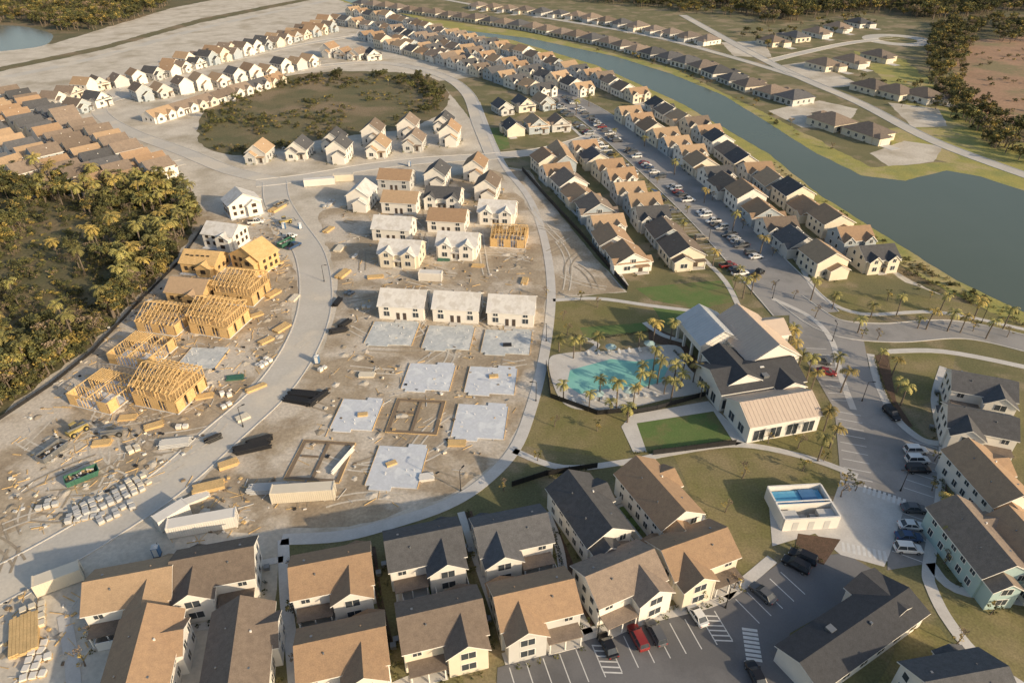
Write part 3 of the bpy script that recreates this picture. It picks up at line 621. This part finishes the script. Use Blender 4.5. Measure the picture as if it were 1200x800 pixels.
# ---------- vehicles ----------
def carmesh(paint,kind):
    mb=MB(); L={'sedan':4.7,'suv':4.8,'pickup':5.6}[kind]; hw=.93; zt={'sedan':.92,'suv':1.05,'pickup':1.05}[kind]; H={'sedan':1.45,'suv':1.78,'pickup':1.85}[kind]
    st=[(-.5,.78,.42,zt-.12),(-.47,.90,.3,zt-.02),(-.3,hw,.24,zt),(0,hw,.24,zt),(.25,hw,.24,zt-.02),(.42,.90,.26,zt-.14),(.49,.80,.34,zt-.28),(.5,.7,.42,zt-.36)]
    vs=[]
    for x,w_,zb,z2 in st:
        x*=L; vs+=[(x,-w_*.92,zb),(x,-w_,zb+.18),(x,-w_,z2-.14),(x,-w_*.88,z2),(x,w_*.88,z2),(x,w_,z2-.14),(x,w_,zb+.18),(x,w_*.92,zb)]
    fs=[]
    for i in range(len(st)-1):
        for j in range(8):
            a=i*8+j;b=i*8+(j+1)%8; fs.append((a,a+8,b+8,b))
    fs+=[tuple(range(8)),tuple(reversed(range((len(st)-1)*8,len(st)*8)))]
    mb.add(vs,[tuple(reversed(f)) for f in fs],paint)
    x0,x1,t0,t1={'sedan':(-.40,.24,-.26,.06),'suv':(-.48,.26,-.43,.10),'pickup':(-.12,.28,-.09,.14)}[kind]
    x0*=L;x1*=L;t0*=L;t1*=L; zb=zt-.03
    b=[(x0,-.84,zb),(x1,-.84,zb),(x1,.84,zb),(x0,.84,zb)]; t=[(t0,-.68,H),(t1,-.68,H),(t1,.68,H),(t0,.68,H)]
    mb.add(b+t,[(0,1,5,4),(1,2,6,5),(2,3,7,6),(3,0,4,7)],glass); 
    mb.box((t0+t1)/2,0,H-.02,(t1-t0)+.06,1.40,.06,paint)
    for a,c in zip(b,t): mb.beam(a,c,.09,paint)
    for s in(-1,1): 
        mb.beam(((x0+x1)/2,s*.85,zb),((t0+t1)/2,s*.69,H),.08,paint); mb.box(x1-.25,s*1.0,zb,.18,.2,.14,paint)
        mb.box(L*.49,s*.62,zt-.42,.12,.34,.12,trim); mb.box(-L*.495,s*.68,zt-.26,.08,.3,.16,redp)
    if kind=='pickup': mb.box(-.3*L,0,zt+.005,.34*L,1.5,.02,rubber); 
    for x in(-.31*L,.31*L):
        for s in(-1,1): mb.cyl((x,s*.72,.34),(x,s*.96,.34),.34,.34,rubber,14); mb.cyl((x,s*.95,.34),(x,s*.98,.34),.2,.18,steel,10)
    return mb.mesh(kind)
def pm(n,c): return mat("car_paint_"+n,c,c,1,.28)
PC={k:pm(k,c) for k,c in dict(white=(.72,.72,.71),black=(.015,.015,.018),gray=(.11,.115,.125),silver=(.42,.43,.44),red=(.24,.03,.03),blue=(.04,.08,.17),sand=(.3,.26,.2)).items()}
CM={}
def car(u,v,yaw,col=None,kind=None,name=None,pos=None):
    col=col or R.choice(['white','white','white','black','black','gray','gray','gray','silver','silver','red','blue','sand']); kind=kind or R.choice(['sedan','sedan','suv','suv','pickup'])
    if (col,kind) not in CM: CM[(col,kind)]=carmesh(PC[col],kind)
    p=pos or G(u,v); obj({'sedan':'parked_car','suv':'parked_suv','pickup':'pickup_truck'}[kind],CM[(col,kind)],(p.x,p.y,.08),math.radians(yaw))
def carrow(a,b,off,side,fill,sp=2.9):
    A=G(*a);B=G(*b);d=B-A;n=int(d.length/sp);d.normalize();q=Vector((-d.y,d.x,0))*side;an=math.degrees(math.atan2(q.y,q.x))
    for i in range(n):
        if R.random()<fill:
            p=A+d*(i+.5)*sp+q*(off+R.uniform(-.3,.3)); car(0,0,an+R.choice([0,180])+R.uniform(-2,2),pos=p)
carrow((665,112),(900,307),2.6,-1,.5,2.9); carrow((643,120),(868,333),2.6,1,.45)
for u,v,y,c,k in[(712,758,108,'black','sedan'),(747,749,108,'red','suv'),(768,744,108,'gray','suv'),(893,697,125,'gray','sedan'),(932,664,140,'black','suv'),(940,655,145,'black','suv'),
 (1072,530,0,'white','suv'),(1074,541,0,'white','suv'),(1075,552,0,'black','suv'),(1070,598,-5,'gray','sedan'),(1067,618,-5,'white','sedan'),(1064,631,-5,'blue','sedan'),(1063,645,-5,'white','suv'),
 (1044,487,-80,'black','suv'),(968,438,-20,'red','sedan'),(962,425,-20,'gray','suv'),(888,322,40,'black','pickup'),(853,313,10,'red','pickup'),(1142,682,10,'black','sedan'),(885,793,100,'black','sedan'),(816,722,110,'white','sedan'),
 (300,262,10,'white','pickup'),(340,280,60,'white','pickup'),(345,290,60,'blue','pickup'),(510,212,0,'gray','suv')]: car(u,v,y,c,k)
# ---------- construction kit ----------
def dumpster(u,v,y,m=None):
    m=m or greenp; mb=MB(); L,W,H=6.0,2.3,1.5
    vs=[(-L/2,-W/2,.25),(L/2-.5,-W/2,.25),(L/2-.5,W/2,.25),(-L/2,W/2,.25),(-L/2,-W/2-.1,H),(L/2,-W/2-.1,H),(L/2,W/2+.1,H),(-L/2,W/2+.1,H)]
    mb.add(vs,[(3,2,1,0),(0,1,5,4),(1,2,6,5),(2,3,7,6),(3,0,4,7)],m)
    for a,b in((4,5),(5,6),(6,7),(7,4)): mb.beam(vs[a],vs[b],.14,m)
    for i in range(9):
        x=-L/2+.3+i*.63; mb.beam((x,-W/2-.05,.25),(x,-W/2-.12,H),.1,m); mb.beam((x,W/2+.05,.25),(x,W/2+.12,H),.1,m)
    mb.box(-.3,0,.26,L-.9,W-.2,.7,twig)
    for i in range(18): mb.box(R.uniform(-2.3,2.1),R.uniform(-.8,.8),.9+R.random()*.4,R.uniform(.4,1.5),.3,.15,R.choice([wood,white,black,conc]),rot=R.uniform(0,3))
    for x in(-2,2):
        for s in(-.8,.8): mb.cyl((x,s-.08,.15),(x,s+.08,.15),.15,.15,steel,8)
    p=G(u,v); obj("dumpster",mb.mesh("dumpster"),(p.x,p.y,.03),math.radians(y))
for a in[(98,561,38,greenp),(63,532,70,steel),(330,242,60,steel),(336,287,60,greenp)]: dumpster(*a)
def container(u,v,y,L=12,m=None):
    m=m or cream; mb=MB(); mb.box(0,0,.15,L,2.45,2.7,m)
    for i in range(int(L/.4)): mb.box(-L/2+.2+i*.4,-1.25,.3,.16,.06,2.4,m); mb.box(-L/2+.2+i*.4,1.25,.3,.16,.06,2.4,m)
    for s in(-1,1): mb.box(s*(L/2-.1),0,.05,.2,2.6,2.9,m); mb.box(L/2+.04,s*.6,.3,.06,1.0,2.4,m); mb.beam((L/2+.1,s*.25,.4),(L/2+.1,s*.25,2.6),.05,steel)
    p=G(u,v); obj("storage_container",mb.mesh("storage_container"),(p.x,p.y,.03),math.radians(y))
container(357,583,5,12); container(240,619,14,12,white); container(204,610,50,6,white); container(72,684,30,7); container(375,217,12,12,white); container(403,212,8,8); container(505,328,-6,7,white)
def stack(u,v,y,L,W,H,m,name,kind='boards'):
    mb=MB()
    if kind=='boards':
        for k in range(3):
            for j in range(int(W/.5)): mb.box(R.uniform(-.15,.15),-W/2+.25+j*.5,k*H/3,L*R.uniform(.9,1),.46,H/3-.03,m)
    elif kind=='pipes':
        r=.16; n=int(W/(2*r))
        for k in range(3):
            for j in range(n-k): yy=-W/2+r*(1+k)+j*2*r; o=R.uniform(-.5,.5); mb.cyl((-L/2+o,yy,r+k*r*1.75),(L/2+o,yy,r+k*r*1.75),r,r,m,8)
    else:
        for i in range(int(L/1.4)):
            for j in range(int(W/1.3)):
                if R.random()<.85:
                    x=-L/2+i*1.4+.7;yy=-W/2+j*1.3+.6; mb.box(x,yy,0,1.1,1.0,.12,wood,rot=R.uniform(-.2,.2)); mb.box(x,yy,.12,1.05,.95,R.uniform(.3,.9),m,rot=R.uniform(-.2,.2))
    p=G(u,v); obj(name,mb.mesh(name),(p.x,p.y,.03),math.radians(y))
for a in[(357,463,-8,7,3,1,black,"pipe_stack",'pipes'),(350,470,-15,7,2.5,1,black,"pipe_stack",'pipes'),(372,468,60,6,2,1,black,"pipe_stack",'pipes'),(296,525,20,7,3,1,black,"pipe_stack",'pipes'),(304,517,25,5,2.5,1,black,"pipe_stack",'pipes'),(397,388,20,4.5,2.5,1,black,"pipe_stack",'pipes'),(404,380,60,4,2,1,black,"pipe_stack",'pipes'),
 (30,745,-60,8,4,1,wood,"lumber_stack",'boards'),(50,775,-75,8,5,1,white,"block_pallets",'p'),(40,725,-60,6,4,1,cream,"block_pallets",'p'),(130,585,40,13,4,1,lgray,"block_pallets",'p'),(105,603,20,8,3,1,lgray,"block_pallets",'p'),(165,565,45,5,4,1,cream,"block_pallets",'p'),(140,600,40,8,2.6,1,lgray,"block_pallets",'p'),
 (245,572,20,6,2.5,.8,wood,"lumber_stack",'boards'),(268,545,30,4,2,.8,wood,"lumber_stack",'boards'),(230,585,35,5,2,.6,white,"board_stack",'boards'),(314,573,5,7,3,.4,lgray,"pipe_bundle",'pipes'),
 (402,540,68,8,1,.3,white,"pipe_bundle",'pipes'),(310,425,60,5,3,1,white,"block_pallets",'p'),(268,462,30,4,3,1,white,"block_pallets",'p'),(300,455,40,5,1.8,.6,wood,"lumber_stack",'boards'),(376,432,60,3,2.5,1,white,"block_pallets",'p'),(276,443,10,4,2,.4,greenp,"truss_bundle",'boards'),(265,475,50,3,2,1,white,"block_pallets",'p'),
 (402,322,70,6,2.6,.8,wood,"lumber_stack",'boards'),(398,292,80,5,2.5,.7,cream,"board_stack",'boards'),(385,240,80,7,3,.8,lgray,"block_pallets",'p'),(325,245,70,8,3,.8,wood,"lumber_stack",'boards'),(330,385,60,5,2.6,.6,wood,"lumber_stack",'boards'),
 (205,520,10,6,3,.3,lgray,"pipe_bundle",'pipes'),(90,508,80,3,2,1,steel,"block_pallets",'p'),(60,590,20,5,3,.6,lgray,"block_pallets",'p'),(560,312,-8,4,2,.5,wood,"lumber_stack",'boards'),(440,325,10,5,2,.5,wood,"lumber_stack",'boards'),(320,345,60,5,2.5,.6,wood,"lumber_stack",'boards'),(408,345,60,5,3,1,steel,"block_pallets",'p'),
 (325,310,60,4,2,.6,wood,"lumber_stack",'boards'),(300,370,40,4,2,.5,wood,"lumber_stack",'boards'),(240,465,20,4,2,.5,wood,"lumber_stack",'boards'),(150,490,10,4,2,.5,wood,"lumber_stack",'boards'),(415,300,70,4,2.5,1,white,"block_pallets",'p'),(520,305,0,4,1.5,.5,greenp,"truss_bundle",'boards'),
 (345,350,75,4,2,.6,cream,"board_stack",'boards'),(312,400,50,4,2,.6,wood,"lumber_stack",'boards'),(180,500,30,4,2,.6,wood,"lumber_stack",'boards'),(215,500,10,3,2,.8,white,"block_pallets",'p'),(385,270,70,5,2,.6,wood,"lumber_stack",'boards'),(395,355,80,4,2,.5,black,"pipe_stack",'pipes'),(160,525,40,4,3,.8,cream,"block_pallets",'p'),
 (120,520,10,4,2,.6,wood,"lumber_stack",'boards'),(250,515,40,3,2,.5,black,"pipe_stack",'pipes'),(285,490,40,3,2,.6,cream,"board_stack",'boards'),(430,360,0,3,2,.7,lgray,"block_pallets",'p'),(535,520,0,4,2,.5,wood,"lumber_stack",'boards'),(500,560,10,3,2,.6,white,"board_stack",'boards'),(430,440,0,4,2,.5,cream,"board_stack",'boards'),(615,330,80,4,2,.6,wood,"lumber_stack",'boards')]: stack(*a)
def toilet(u,v,y,m=bluep):
    mb=MB(); mb.box(0,0,.1,1.15,1.15,2.1,m); mb.box(0,0,0,1.25,1.25,.1,black); mb.box(-.0,-.6,.2,.8,.05,1.85,whitep); mb.add([(-.6,-.6,2.2),(.6,-.6,2.2),(.6,.6,2.2),(-.6,.6,2.2),(0,0,2.45)],[(0,1,4),(1,2,4),(2,3,4),(3,0,4)],whitep); mb.cyl((.4,.4,2.2),(.4,.4,2.7),.06,.06,black,6)
    p=G(u,v); obj("portable_toilet",mb.mesh("portable_toilet"),(p.x,p.y,.03),math.radians(y))
for a in[(185,650,10),(333,268,0),(352,268,30),(372,425,0),(480,195,0)]: toilet(*a)
def tele(u,v,y,m=yelp):
    mb=MB(); mb.box(0,0,.7,4.2,1.7,.7,m); mb.box(-.2,.55,1.4,1.3,.8,1.1,glass); mb.box(-.2,.55,2.5,1.35,.85,.08,m); mb.beam((-2,-.3,1.9),(3.2,-.3,1.2),.35,steel); mb.beam((3.2,-.3,1.2),(3.6,-.3,.3),.2,black)
    for s in(-.45,.0): mb.box(4.1,s-.1,.2,1.2,.12,.08,steel)
    for x in(-1.4,1.4):
        for s in(-1,1): mb.cyl((x,s*.75,.6),(x,s*1.15,.6),.6,.6,rubber,14); mb.cyl((x,s*1.13,.6),(x,s*1.18,.6),.3,.3,m,10)
    p=G(u,v); obj("telehandler",mb.mesh("telehandler"),(p.x,p.y,.03),math.radians(y))
for a in[(92,507,60),(335,262,40),(133,510,20,steel)]: tele(*a)
def debris(name,px,n,z=.03):
    mb=MB(); P=[G(*p) for p in px]; xs=[p.x for p in P];ys=[p.y for p in P]; c=0
    while c<n:
        x=R.uniform(min(xs),max(xs));y=R.uniform(min(ys),max(ys))
        if not inside(P,x,y): continue
        if noise.noise(Vector((x*.08,y*.08,7)))<-.12 and R.random()<.75: continue
        c+=1; k=R.random(); 
        if k<.5: mb.box(x,y,z,R.uniform(.8,3.2),R.uniform(.06,.2),R.uniform(.05,.15),R.choice([wood,wood,wood,lgray]),rot=R.uniform(0,3.1))
        elif k<.85: mb.box(x,y,z,R.uniform(.2,.9),R.uniform(.2,.7),R.uniform(.1,.4),R.choice([wood,white,lgray,cream,black,twig,steel,dirt]),rot=R.uniform(0,3.1))
        else:
            r=R.uniform(.3,1.5); n2=9; vs=[(x+r*math.cos(6.283*i/n2)*R.uniform(.7,1.2),y+r*math.sin(6.283*i/n2)*R.uniform(.7,1.2),z-.02) for i in range(n2)]+[(x,y,z+r*.25)]
            mb.add(vs,[(i,(i+1)%n2,n2) for i in range(n2)],R.choice([dirt,sand,track]))
    obj(name,mb.mesh(name))
debris("construction_debris",[(150,350),(240,300),(300,225),(330,260),(345,330),(335,400),(280,470),(200,500),(80,520),(30,490)],900)
debris("construction_debris",[(395,240),(590,215),(625,300),(630,380),(600,500),(520,590),(340,600),(370,470),(410,380)],800)
debris("construction_debris",[(20,500),(240,510),(190,560),(60,630),(0,620)],240); debris("construction_debris",[(200,560),(330,560),(330,620),(200,640)],110); debris("construction_debris",[(0,700),(110,670),(120,800),(0,850)],90)
# ---------- fences ----------
def fence(px,h,m,name,post=2.4,t=.08):
    mb=MB(); P=[G(*p) for p in px]
    for a,b in zip(P[:-1],P[1:]):
        d=b-a; an=math.atan2(d.y,d.x); c=(a+b)/2; mb.box(c.x,c.y,.05,d.length,t,h,m,rot=an)
        for i in range(int(d.length/post)+1): q=a+d*(i*post/d.length); mb.box(q.x,q.y,.03,.14,.14,h+.15,m)
    obj(name,mb.mesh(name))
fence([(612,200),(640,232),(680,275),(735,340)],1.6,black,"chain_link_fence"); fence([(0,492),(60,452),(110,412),(162,356),(212,306),(240,265)],.8,black,"silt_fence")
fence([(765,533),(862,521)],1.4,black,"iron_fence"); fence([(645,466),(700,486),(742,482)],1.3,black,"iron_fence"); fence([(640,428),(645,466)],1.3,black,"iron_fence"); fence([(735,486),(770,480),(832,462)],1.3,black,"iron_fence")
fence([(600,570),(640,557),(700,548)],1.4,black,"iron_fence")
def yard(u,v,w,d,yaw):
    mb=MB()
    for x,y,sx,sy in((0,-d/2,w,.1),(0,d/2,w,.1),(-w/2,0,.1,d-.1),(w/2,0,.1,d-.1),(0,0,.1,d-.1)): mb.box(x,y,0,sx,sy,1.9,trim)
    mb.box(-w/4,0,.02,w/2-.4,d-.4,.05,conc); mb.box(w/4,0,.02,w/2-.4,d-.4,.05,conc); mb.box(-w/4,0,.08,w/2-1.6,d-1.8,.02,turf); mb.box(w/4+.4,0,.08,w/2-2,d-1.8,.02,turf)
    p=G(u,v); obj("courtyard_fence",mb.mesh("courtyard_fence"),(p.x,p.y,.06),math.radians(yaw))
for a in[(510,690,11,5,15),(613,672,11,5,15),(395,720,11,5,14),(262,705,10,5,14),(160,738,10,5,14),(735,620,6,12,25),(770,665,7,6,25)]: yard(*a)
# ---------- vegetation ----------
def tree(h,cr,mats,nc=12,nl=34,ls=.38,name="tree",bush=False):
    mb=MB(); tb=h*(.15 if bush else .42); p0=Vector((0,0,0)); p1=Vector((R.uniform(-.3,.3),R.uniform(-.3,.3),tb)); mb.cyl(p0,p1,h*.035,h*.025,bark,7,False)
    for i in range(nc):
        a=6.283*i/nc*1.618*2; rr=cr*math.sqrt(R.random())*.9; z=tb+(h-tb)*R.uniform(.15,.95)*(1-.35*(rr/cr)**2); c=Vector((rr*math.cos(a),rr*math.sin(a),z))
        if i%2==0: mb.cyl(p1,c,h*.015,.03,bark,5,False)
        leafclump(mb,c,cr*R.uniform(.26,.46),nl,ls,mats[i%len(mats)])
    return mb.mesh(name)
def palm(h,fr=16,fl=2.3,m=None):
    m=m or palmL; mb=MB(); p=Vector((0,0,0)); bend=Vector((R.uniform(-.3,.3),R.uniform(-.3,.3),0))
    for k in range(4): q=p+Vector((0,0,h/4))+bend*k*.2; mb.cyl(p,q,.2-.015*k,.185-.015*k,bark,8,False); p=q
    for i in range(fr):
        a=6.283*i/fr+R.uniform(-.2,.2); el0=R.uniform(-.1,1.2); d=Vector((math.cos(a),math.sin(a),0)); sd2=Vector((-d.y,d.x,0)); c=p.copy(); el=el0; pts=[c]
        for s in range(6): c=c+(d*math.cos(el)+Vector((0,0,math.sin(el))))*fl/6; el-=.32; pts.append(c)
        for s in range(6):
            wd=.55*math.sin(math.pi*(s+1.2)/8); a0,a1=pts[s],pts[s+1]
            for sg in(-1,1): mb.add([a0,a1,(a0+a1)/2+sd2*sg*wd+(a1-a0)*.5-Vector((0,0,.18))],[(0,1,2)],m)
    return mb.mesh("palm_tree")
TA=[tree(7,3,[leafA,leafB,leafA],16,40,.3),tree(6,2.6,[leafB,leafA],14,40,.28),tree(8,2.6,[leafB,leafA,leafC],16,36,.3),tree(5,2.6,[leafC,leafA],12,36,.26),tree(6.5,2.4,[twig,leafA,twig],12,26,.24)]
BU=[tree(1.8,1.5,[leafA,leafB],8,30,.2,bush=True),tree(2.4,1.9,[leafB,leafA],9,32,.24,bush=True),tree(1.5,1.3,[leafC,leafA],7,28,.18,bush=True),tree(2.6,1.5,[twig,leafA],8,28,.16,bush=True)]
PA=[palm(5.5),palm(7),palm(4.2),palm(6,18,2.5,leafC)]
def forest(name,px,n,meshes,gap=0.0,s0=.75,s1=1.25):
    P=[G(*p) for p in px]; xs=[p.x for p in P];ys=[p.y for p in P]; e=empty(name); c=0;tr=0
    while c<n and tr<n*60:
        tr+=1; x=R.uniform(min(xs),max(xs));y=R.uniform(min(ys),max(ys))
        if not inside(P,x,y): continue
        if gap and noise.noise(Vector((x*.035,y*.035,3)))+.15*noise.noise(Vector((x*.2,y*.2,1)))<gap-.25: continue
        obj("plant",R.choice(meshes),(x,y,0),R.uniform(0,6.28),parent=e,scale=R.uniform(s0,s1)); c+=1
LF=[(-120,230),(0,208),(60,218),(150,214),(210,225),(235,262),(205,302),(158,348),(108,402),(55,445),(-10,485),(-120,500)]
forest("woodland",LF,320,TA+BU+[TA[1]]*2,gap=.26); forest("woodland",LF,1300,BU,s0=.4,s1=1.1)
forest("palm_grove",LF,110,PA,gap=.15,s0=1,s1=1.5); forest("woodland",[(0,208),(60,214),(150,212),(215,225),(238,262),(215,280),(190,250),(110,238),(0,240)],140,TA)
forest("palm_grove",[(0,205),(230,222),(238,262),(160,350),(140,330),(200,260),(0,232)],45,PA,s0=1.1,s1=1.5)
forest("woodland",[(170,300),(205,285),(215,300),(165,350),(110,405),(55,448),(0,485),(0,455),(60,420),(120,360)],120,TA+BU)
LP=[(238,150),(248,127),(292,103),(360,90),(440,88),(500,93),(520,106),(515,128),(480,147),(420,154),(340,166),(280,178),(244,170)]
forest("marsh_shrubs",LP,500,BU,gap=.2,s0=.5,s1=1.0)
forest("shrub_belt",[(430,88),(505,92),(522,108),(515,130),(495,140),(500,115),(470,100)],150,TA[:2]+BU,s0=.5,s1=.9); forest("shrub_belt",[(236,145),(250,125),(300,100),(400,86),(400,92),(300,110),(255,135),(248,165),(240,165)],110,BU+TA[:1],s0=.5,s1=1)
forest("shrub_belt",[(245,170),(290,174),(420,150),(420,156),(300,186),(250,178)],60,BU,s0=.5,s1=1)
forest("distant_forest",[(25,24),(60,0),(150,-6),(205,2),(170,22),(110,36),(66,38)],420,TA,s0=1,s1=1.7); forest("distant_forest",[(-160,8),(60,-4),(60,2),(20,27),(-160,34)],420,TA,s0=1,s1=1.8)
forest("distant_forest",[(60,-2),(330,-8),(330,-14),(60,-14),(-160,-4),(-160,6)],700,TA,s0=1.5,s1=2.4)
forest("distant_forest",[(740,-4),(860,14),(900,30),(1010,14),(1090,24),(1200,14),(1320,20),(1320,-8),(740,-10)],1700,TA,s0=1.1,s1=2.0)
forest("distant_forest",[(560,-12),(740,-6),(850,14),(860,22),(740,8),(600,-4)],350,TA,s0=.9,s1=1.6)
forest("roadside_woodland",[(1095,30),(1160,25),(1130,70),(1125,110),(1180,140),(1220,150),(1260,200),(1200,195),(1120,150),(1090,110),(1085,60)],420,TA+TA[2:4]+[BU[1]],s0=.8,s1=1.4)
forest("roadside_woodland",[(1160,25),(1350,20),(1400,60),(1200,50),(1170,55)],260,TA,s0=1,s1=1.5); forest("roadside_woodland",[(1120,60),(1250,60),(1350,150),(1180,135)],80,BU)
forest("shore_trees",[(640,38),(720,56),(800,80),(880,118),(960,165),(1010,190),(1000,196),(940,166),(860,118),(780,82),(700,60),(640,44)],50,BU+TA[3:],s0=.4,s1=.8)
forest("garden_trees",[(860,40),(1010,18),(1040,30),(900,60)],60,TA,s0=.6,s1=1); forest("garden_trees",[(1000,85),(1090,95),(1110,130),(1040,125)],30,TA[:3]+BU,s0=.5,s1=.9)
forest("waterside_plants",[(1060,335),(1130,355),(1200,385),(1200,372),(1120,332),(1060,300)],60,BU,s0=.3,s1=.6)
forest("bank_weeds",[(1040,300),(1120,345),(1200,380),(1200,372),(1120,334),(1045,286),(960,232),(900,186),(900,190),(960,240)],120,BU,s0=.2,s1=.45)
def palmat(u,v,i=None,s=None): p=G(u,v); obj("palm_tree",R.choice(PA) if i is None else PA[i],(p.x,p.y,.05),R.uniform(0,6),scale=s or R.uniform(.75,1.1))
for u,v in[(655,412),(672,420),(690,482),(702,470),(748,462),(760,455),(770,450),(778,462),(790,445),(797,455),(800,438),(812,448),(752,440),(765,435),(748,408),(765,402),(722,478),(735,495),(820,468),(930,420),(935,432),(945,445),(925,410),(950,458),(925,400),(680,410),(700,408),(785,402),(660,470),(715,484),(742,474),(786,470),
   (1050,460),(1045,440),(1055,475),(1030,425),(978,440),(985,460),(1005,390),(1075,385),(1085,386),(1110,388),(1125,390),(1155,397),(1020,372),(1050,370),(1100,368),(1140,376),(1175,386),(950,352),(975,362),(675,135),(690,125),(720,160),(455,100),(155,345),(150,330),(10,235),(25,240),(860,340),(870,350),(880,345),
   (755,172),(790,205),(825,238),(858,272),(890,300),(720,195),(760,235),(800,275),(835,312),(865,325),(1100,610),(1100,640),(965,505),(972,525),(958,540)]: palmat(u,v)
YT=[tree(3.4,1.1,[leafA,leafC],7,26,.16),tree(3.8,1.2,[twig,leafC],7,20,.13)]
for u,v in[(1010,396),(1028,398),(1140,388),(1180,395),(985,582),(990,568),(1002,575),(955,372),(930,350),(700,360),(660,375),(665,392),(640,350),(680,352),(830,395),(900,520),(935,525),(965,540),(1040,430),(1100,640),(1106,660),(1092,575),(1095,540),(660,600),(820,702),(860,690),(590,575),(630,540),(905,340),(975,355),(1040,352),(1090,350),
  (700,150),(735,180),(770,215),(805,250),(765,170),(800,200),(835,235),(870,268),(905,300),(345,668),(346,720),(352,780),(108,750),(100,780),(1060,740),(1120,755),(1160,720),(700,505),(650,500),(870,560),(850,600),(940,552)]:
    p=G(u,v); obj("young_tree",R.choice(YT),(p.x,p.y,.04),R.uniform(0,6),scale=R.uniform(.8,1.1))
def hedge(px,h=.7,w=.8):
    mb=MB(); P=[G(*p) for p in px]
    for a,b in zip(P[:-1],P[1:]):
        d=b-a; n=int(d.length/.6)+1
        for i in range(n): leafclump(mb,a+d*(i/n)+Vector((0,0,h*.5)),w*.5,18,.14,leafB if i%3 else leafA)
    obj("hedge",mb.mesh("hedge"))
for h_ in[[(672,392),(685,400),(765,388)],[(790,412),(820,440),(826,462)],[(742,532),(860,518)],[(1025,420),(1035,455),(1055,492)],[(645,560),(690,550)],[(548,600),(570,660)],[(648,620),(665,690)],[(825,600),(850,660)],[(1105,560),(1102,640)],[(930,640),(965,660)],[(433,640),(445,700),(460,770)],[(750,725),(820,705)],[(700,735),(740,728)]]: hedge(h_)
def lamp(u,v,y):
    mb=MB(); mb.cyl((0,0,0),(0,0,5.5),.09,.06,black,8); mb.cyl((0,0,0),(0,0,.5),.18,.14,black,8); mb.beam((0,0,5.4),(1.1,0,5.6),.08,black); mb.box(1.2,0,5.5,.7,.28,.12,black)
    p=G(u,v); obj("street_lamp",mb.mesh("street_lamp"),(p.x,p.y,.05),math.radians(y))
for a in[(975,400,90),(1010,470,0),(1055,575,180),(905,350,40),(830,285,200),(760,215,200),(700,748,100),(850,712,100),(540,575,60),(640,400,180),(628,470,180),(1150,378,90),(285,500,40),(380,330,0)]: lamp(*a)
def lounger(u,v,y):
    mb=MB(); mb.box(0,0,.3,1.3,.6,.06,trim); mb.beam((.6,0,.33),(1.15,0,.75),.06,trim); mb.box(.85,0,.45,.6,.6,.05,trim)
    for x in(-.5,.5):
        for s in(-.25,.25): mb.box(x,s,0,.05,.05,.3,steel)
    p=G(u,v); obj("sun_lounger",mb.mesh("sun_lounger"),(p.x,p.y,.13),math.radians(y))
for i in range(9): lounger(672+i*12,470-i*.9,-80)
for i in range(8): lounger(690+i*12,416-i*.8,95)
def umb(u,v):
    mb=MB(); mb.cyl((0,0,0),(0,0,2.5),.04,.04,steel,6); n=8; mb.add([(1.5*math.cos(6.283*i/n),1.5*math.sin(6.283*i/n),2.2) for i in range(n)]+[(0,0,2.8)],[(i,(i+1)%n,n) for i in range(n)],teal)
    p=G(u,v); obj("patio_umbrella",mb.mesh("patio_umbrella"),(p.x,p.y,.13))
for a in[(700,470),(735,466),(715,415),(760,411)]: umb(*a)
print("objects",len(bpy.data.objects))
